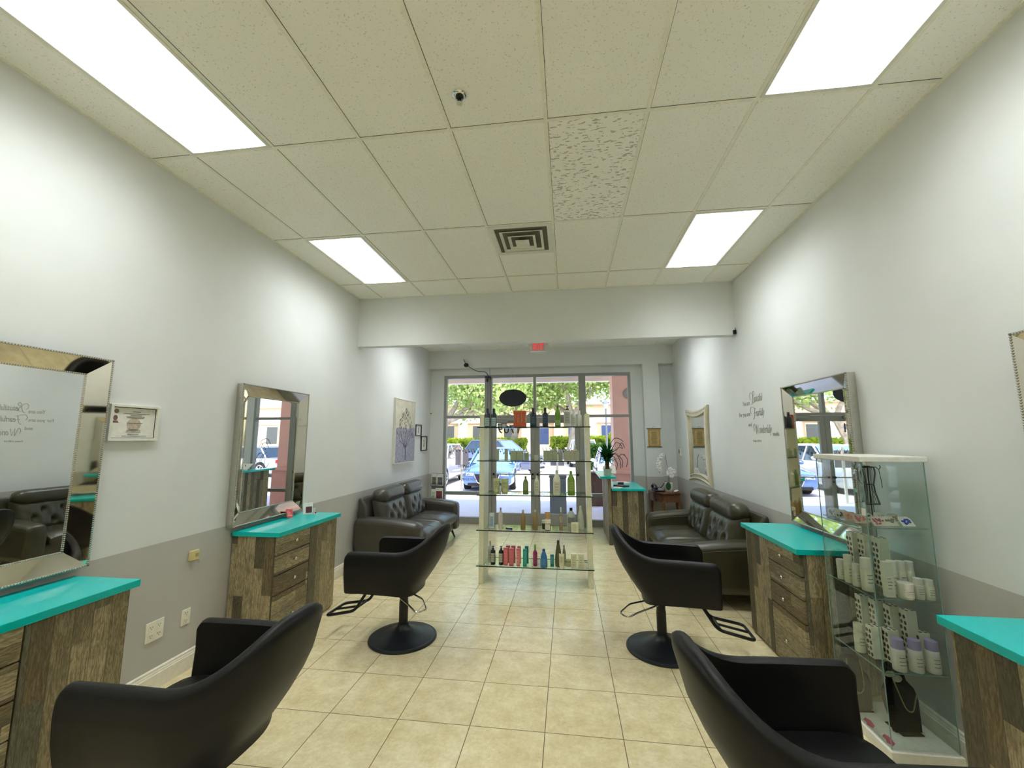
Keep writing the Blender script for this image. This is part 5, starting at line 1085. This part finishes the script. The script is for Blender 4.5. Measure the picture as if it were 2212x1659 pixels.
car('blue grey SUV angled across the lot behind the blue sedan', (-1.55, 22.4, -.12), -PI/2-.45+PI, (96, 106, 134), suv=True, H=1.75, L=4.8)
car('white SUV seen from behind with a red tail light, beyond the right door', (.85, 31.2, -.12), PI+.05, (236, 236, 236), suv=True, H=1.75)
car('silver car parked far back to the right of the white SUV', (12.4, 20.0, -.12), PI/2+.2, (200, 204, 212))

# building across the lot
t = thing('pink_building', 'long pink and cream building across the parking lot', 'building', (0, 44, 0))
obj('wall', m_pink, box(-34, 30, 0, 8, -.1, 5.2), parent=t); obj('cream_band', m_crm, box(-34, 30, -.15, 0, -.1, 1.0), box(-34, 30, -.15, 0, 3.3, 4.0), parent=t); obj('roof', m_crm, box(-34.3, 30.3, -.3, 8.3, 5.2, 5.5), parent=t)
for i in range(18):
    x = -31.5+i*3.4; obj('column', m_crm, box(x-.45, x+.45, -.6, 0, -.1, 4.0), parent=t)
    w = obj('window', plain('window_frame_cream', rgb(220, 210, 190), .5), box(x+.95, x+2.45, -.1, 0, 1.0, 3.1), parent=t); obj('pane', plain('far_window_blue', rgb(70, 84, 136), .25) if 8 <= i <= 12 else plain('far_window_grey', rgb(92, 92, 100), .2), box(x+1.03, x+2.37, -.13, -.1, 1.08, 3.02), parent=w)
# hedges and lawn
struct(obj('ground', m_grass, box(-45, 40, 36, 43.6, -.12, .0)))
def leaves(n, fn, size, seed):
    rr = random.Random(seed); V, F = [], []
    for i in range(n):
        p = fn(rr); a = Vector((rr.gauss(0, 1), rr.gauss(0, 1), rr.gauss(0, 1))).normalized(); b = a.cross(Vector((rr.gauss(0, 1), rr.gauss(0, 1), rr.gauss(0, 1)))).normalized(); s = size*rr.uniform(.6, 1.4)
        o = len(V); V += [tuple(p-a*s), tuple(p+b*s*.55), tuple(p+a*s), tuple(p-b*s*.55)]; F.append((o, o+1, o+2, o+3))
    return V, F
m_lf = leaf_mat('oak_leaves', rgb(128, 156, 84), rgb(184, 204, 126), rgb(222, 230, 168)); m_lf2 = leaf_mat('hedge_leaves', rgb(120, 144, 40), rgb(178, 196, 60), rgb(216, 222, 96)); m_lf3 = leaf_mat('dark_hedge', rgb(44, 80, 36), rgb(84, 118, 56), rgb(140, 160, 90))
m_bark = stucco_mat('bark', rgb(150, 134, 122), rgb(186, 170, 158)); m_core = plain('hedge_core', rgb(70, 92, 34), .9, var=.3, scale=3)
def hedge(label, x0, x1, y0, y1, z0, z1, m, n, s, seed):
    t = thing('hedge', label, 'hedge', ((x0+x1)/2, (y0+y1)/2, z0)); a, b, h = (x1-x0)/2, (y1-y0)/2, z1-z0
    obj('hedge_core', m_core, box(-a*.97, a*.97, -b*.8, b*.8, 0, h*.9), parent=t)
    def f(rr):
        q = rr.random()
        if q < .55: return Vector((rr.uniform(-a, a), -b*rr.uniform(.8, 1.1), rr.uniform(0, h)))
        return Vector((rr.uniform(-a, a), rr.uniform(-b, b), h*rr.uniform(.88, 1.08)))
    obj('foliage', m, leaves(n, f, s, seed), parent=t)
hedge('long bright yellow green hedge in front of the pink building, left part', -24, -3.4, 35.2, 36.6, -.12, 1.55, m_lf2, 5000, .16, 1)
hedge('bright yellow green hedge behind the white SUV', -1.4, 4.6, 35.2, 36.6, -.12, 1.7, m_lf2, 2500, .15, 2)
hedge('dark green hedge behind the desk plant outside the right window', 1.15, 3.9, 24.5, 26, -.12, 1.25, m_lf3, 2200, .12, 3)
hedge('tall yellow shrub row right of the lamp post', 3.2, 10, 32.5, 33.7, -.12, 2.0, m_lf2, 2600, .14, 4)
def tree(label, x, y, h, spread, lean, seed, n=5200, leaf=.17, base=.34):
    n = int(n*1.35); leaf *= .95; spread *= 1.25
    rr = random.Random(seed); t = thing('oak_tree', label, 'tree', (x, y, -.12)); T = []; tips = []
    def branch(p, d, ln, r, lev):
        pts = [p]; q = p.copy()
        for k in range(4):
            d = (d+Vector((rr.gauss(0, .16), rr.gauss(0, .16), rr.gauss(0, .10)+.03))).normalized(); q = q+d*ln/4; pts.append(q.copy())
        T.append(tube(pts, [r, r*.88, r*.76, r*.66, r*.55], 7)); tips.append((q.copy(), lev)); tips.append((pts[2].copy(), lev))
        if lev < 3:
            for k in range(3 if lev else 5):
                a = rr.uniform(0, 2*PI); nd = (d*.55+Vector((math.cos(a), math.sin(a)*.8, rr.uniform(.05, .6)))).normalized(); branch(q.copy(), nd, ln*rr.uniform(.62, .85), r*.55, lev+1)
    branch(Vector((0, 0, 0)), Vector((lean, 0, 1)).normalized(), h*base, h*.042, 0)
    obj('trunk', m_bark, *T, parent=t, smooth=True)
    tp = [p for p, l in tips if l >= 2]
    def f(rr):
        c = rr.choice(tp); k = spread; return c+Vector((rr.gauss(0, k), rr.gauss(0, k), rr.gauss(0, k*.6)))
    obj('foliage', m_lf, leaves(n, f, leaf, seed+50), parent=t); return t
tree('leaning oak with pale bark filling the left window', -9.3, 27, 9.5, .75, .35, 21, 6500)
tree('wide oak behind the doors with its trunk right of the centre mullion', .2, 33, 10, .85, .05, 22, 7500, .18)
tree('oak beyond the parked blue grey SUV, its crown above the oval sign', -5.2, 36, 10, .9, .1, 23, 6500, .18)
tree('oak whose foliage shows beside the pink column', 6.2, 31, 9.5, .8, -.2, 24, 6000)
tree('far oak left of the leaning oak', -16, 33, 10, .9, .1, 25, 4000, .2)
t = thing('street_lamp', 'grey street lamp with a lantern head outside the right window', 'street lamp', (2.02, 22, -.12)); m_lp = plain('lamp_grey', rgb(120, 124, 128), .4, .4)
obj('lamp_pole', m_lp, tube([(0, 0, 0), (0, 0, 3.35)], [.07, .04], 10), lathe([(.12, 0), (.10, .5), (.06, .6)], 12), parent=t, smooth=True)
obj('lantern', plain('lantern_pane', rgb(190, 192, 190), .3), lathe([(.09, 3.35), (.17, 3.62), (.17, 3.64)], 6), parent=t); obj('lantern_cap', m_lp, lathe([(.21, 3.64), (.20, 3.67), (.05, 3.76), (.02, 3.84)], 6), parent=t)
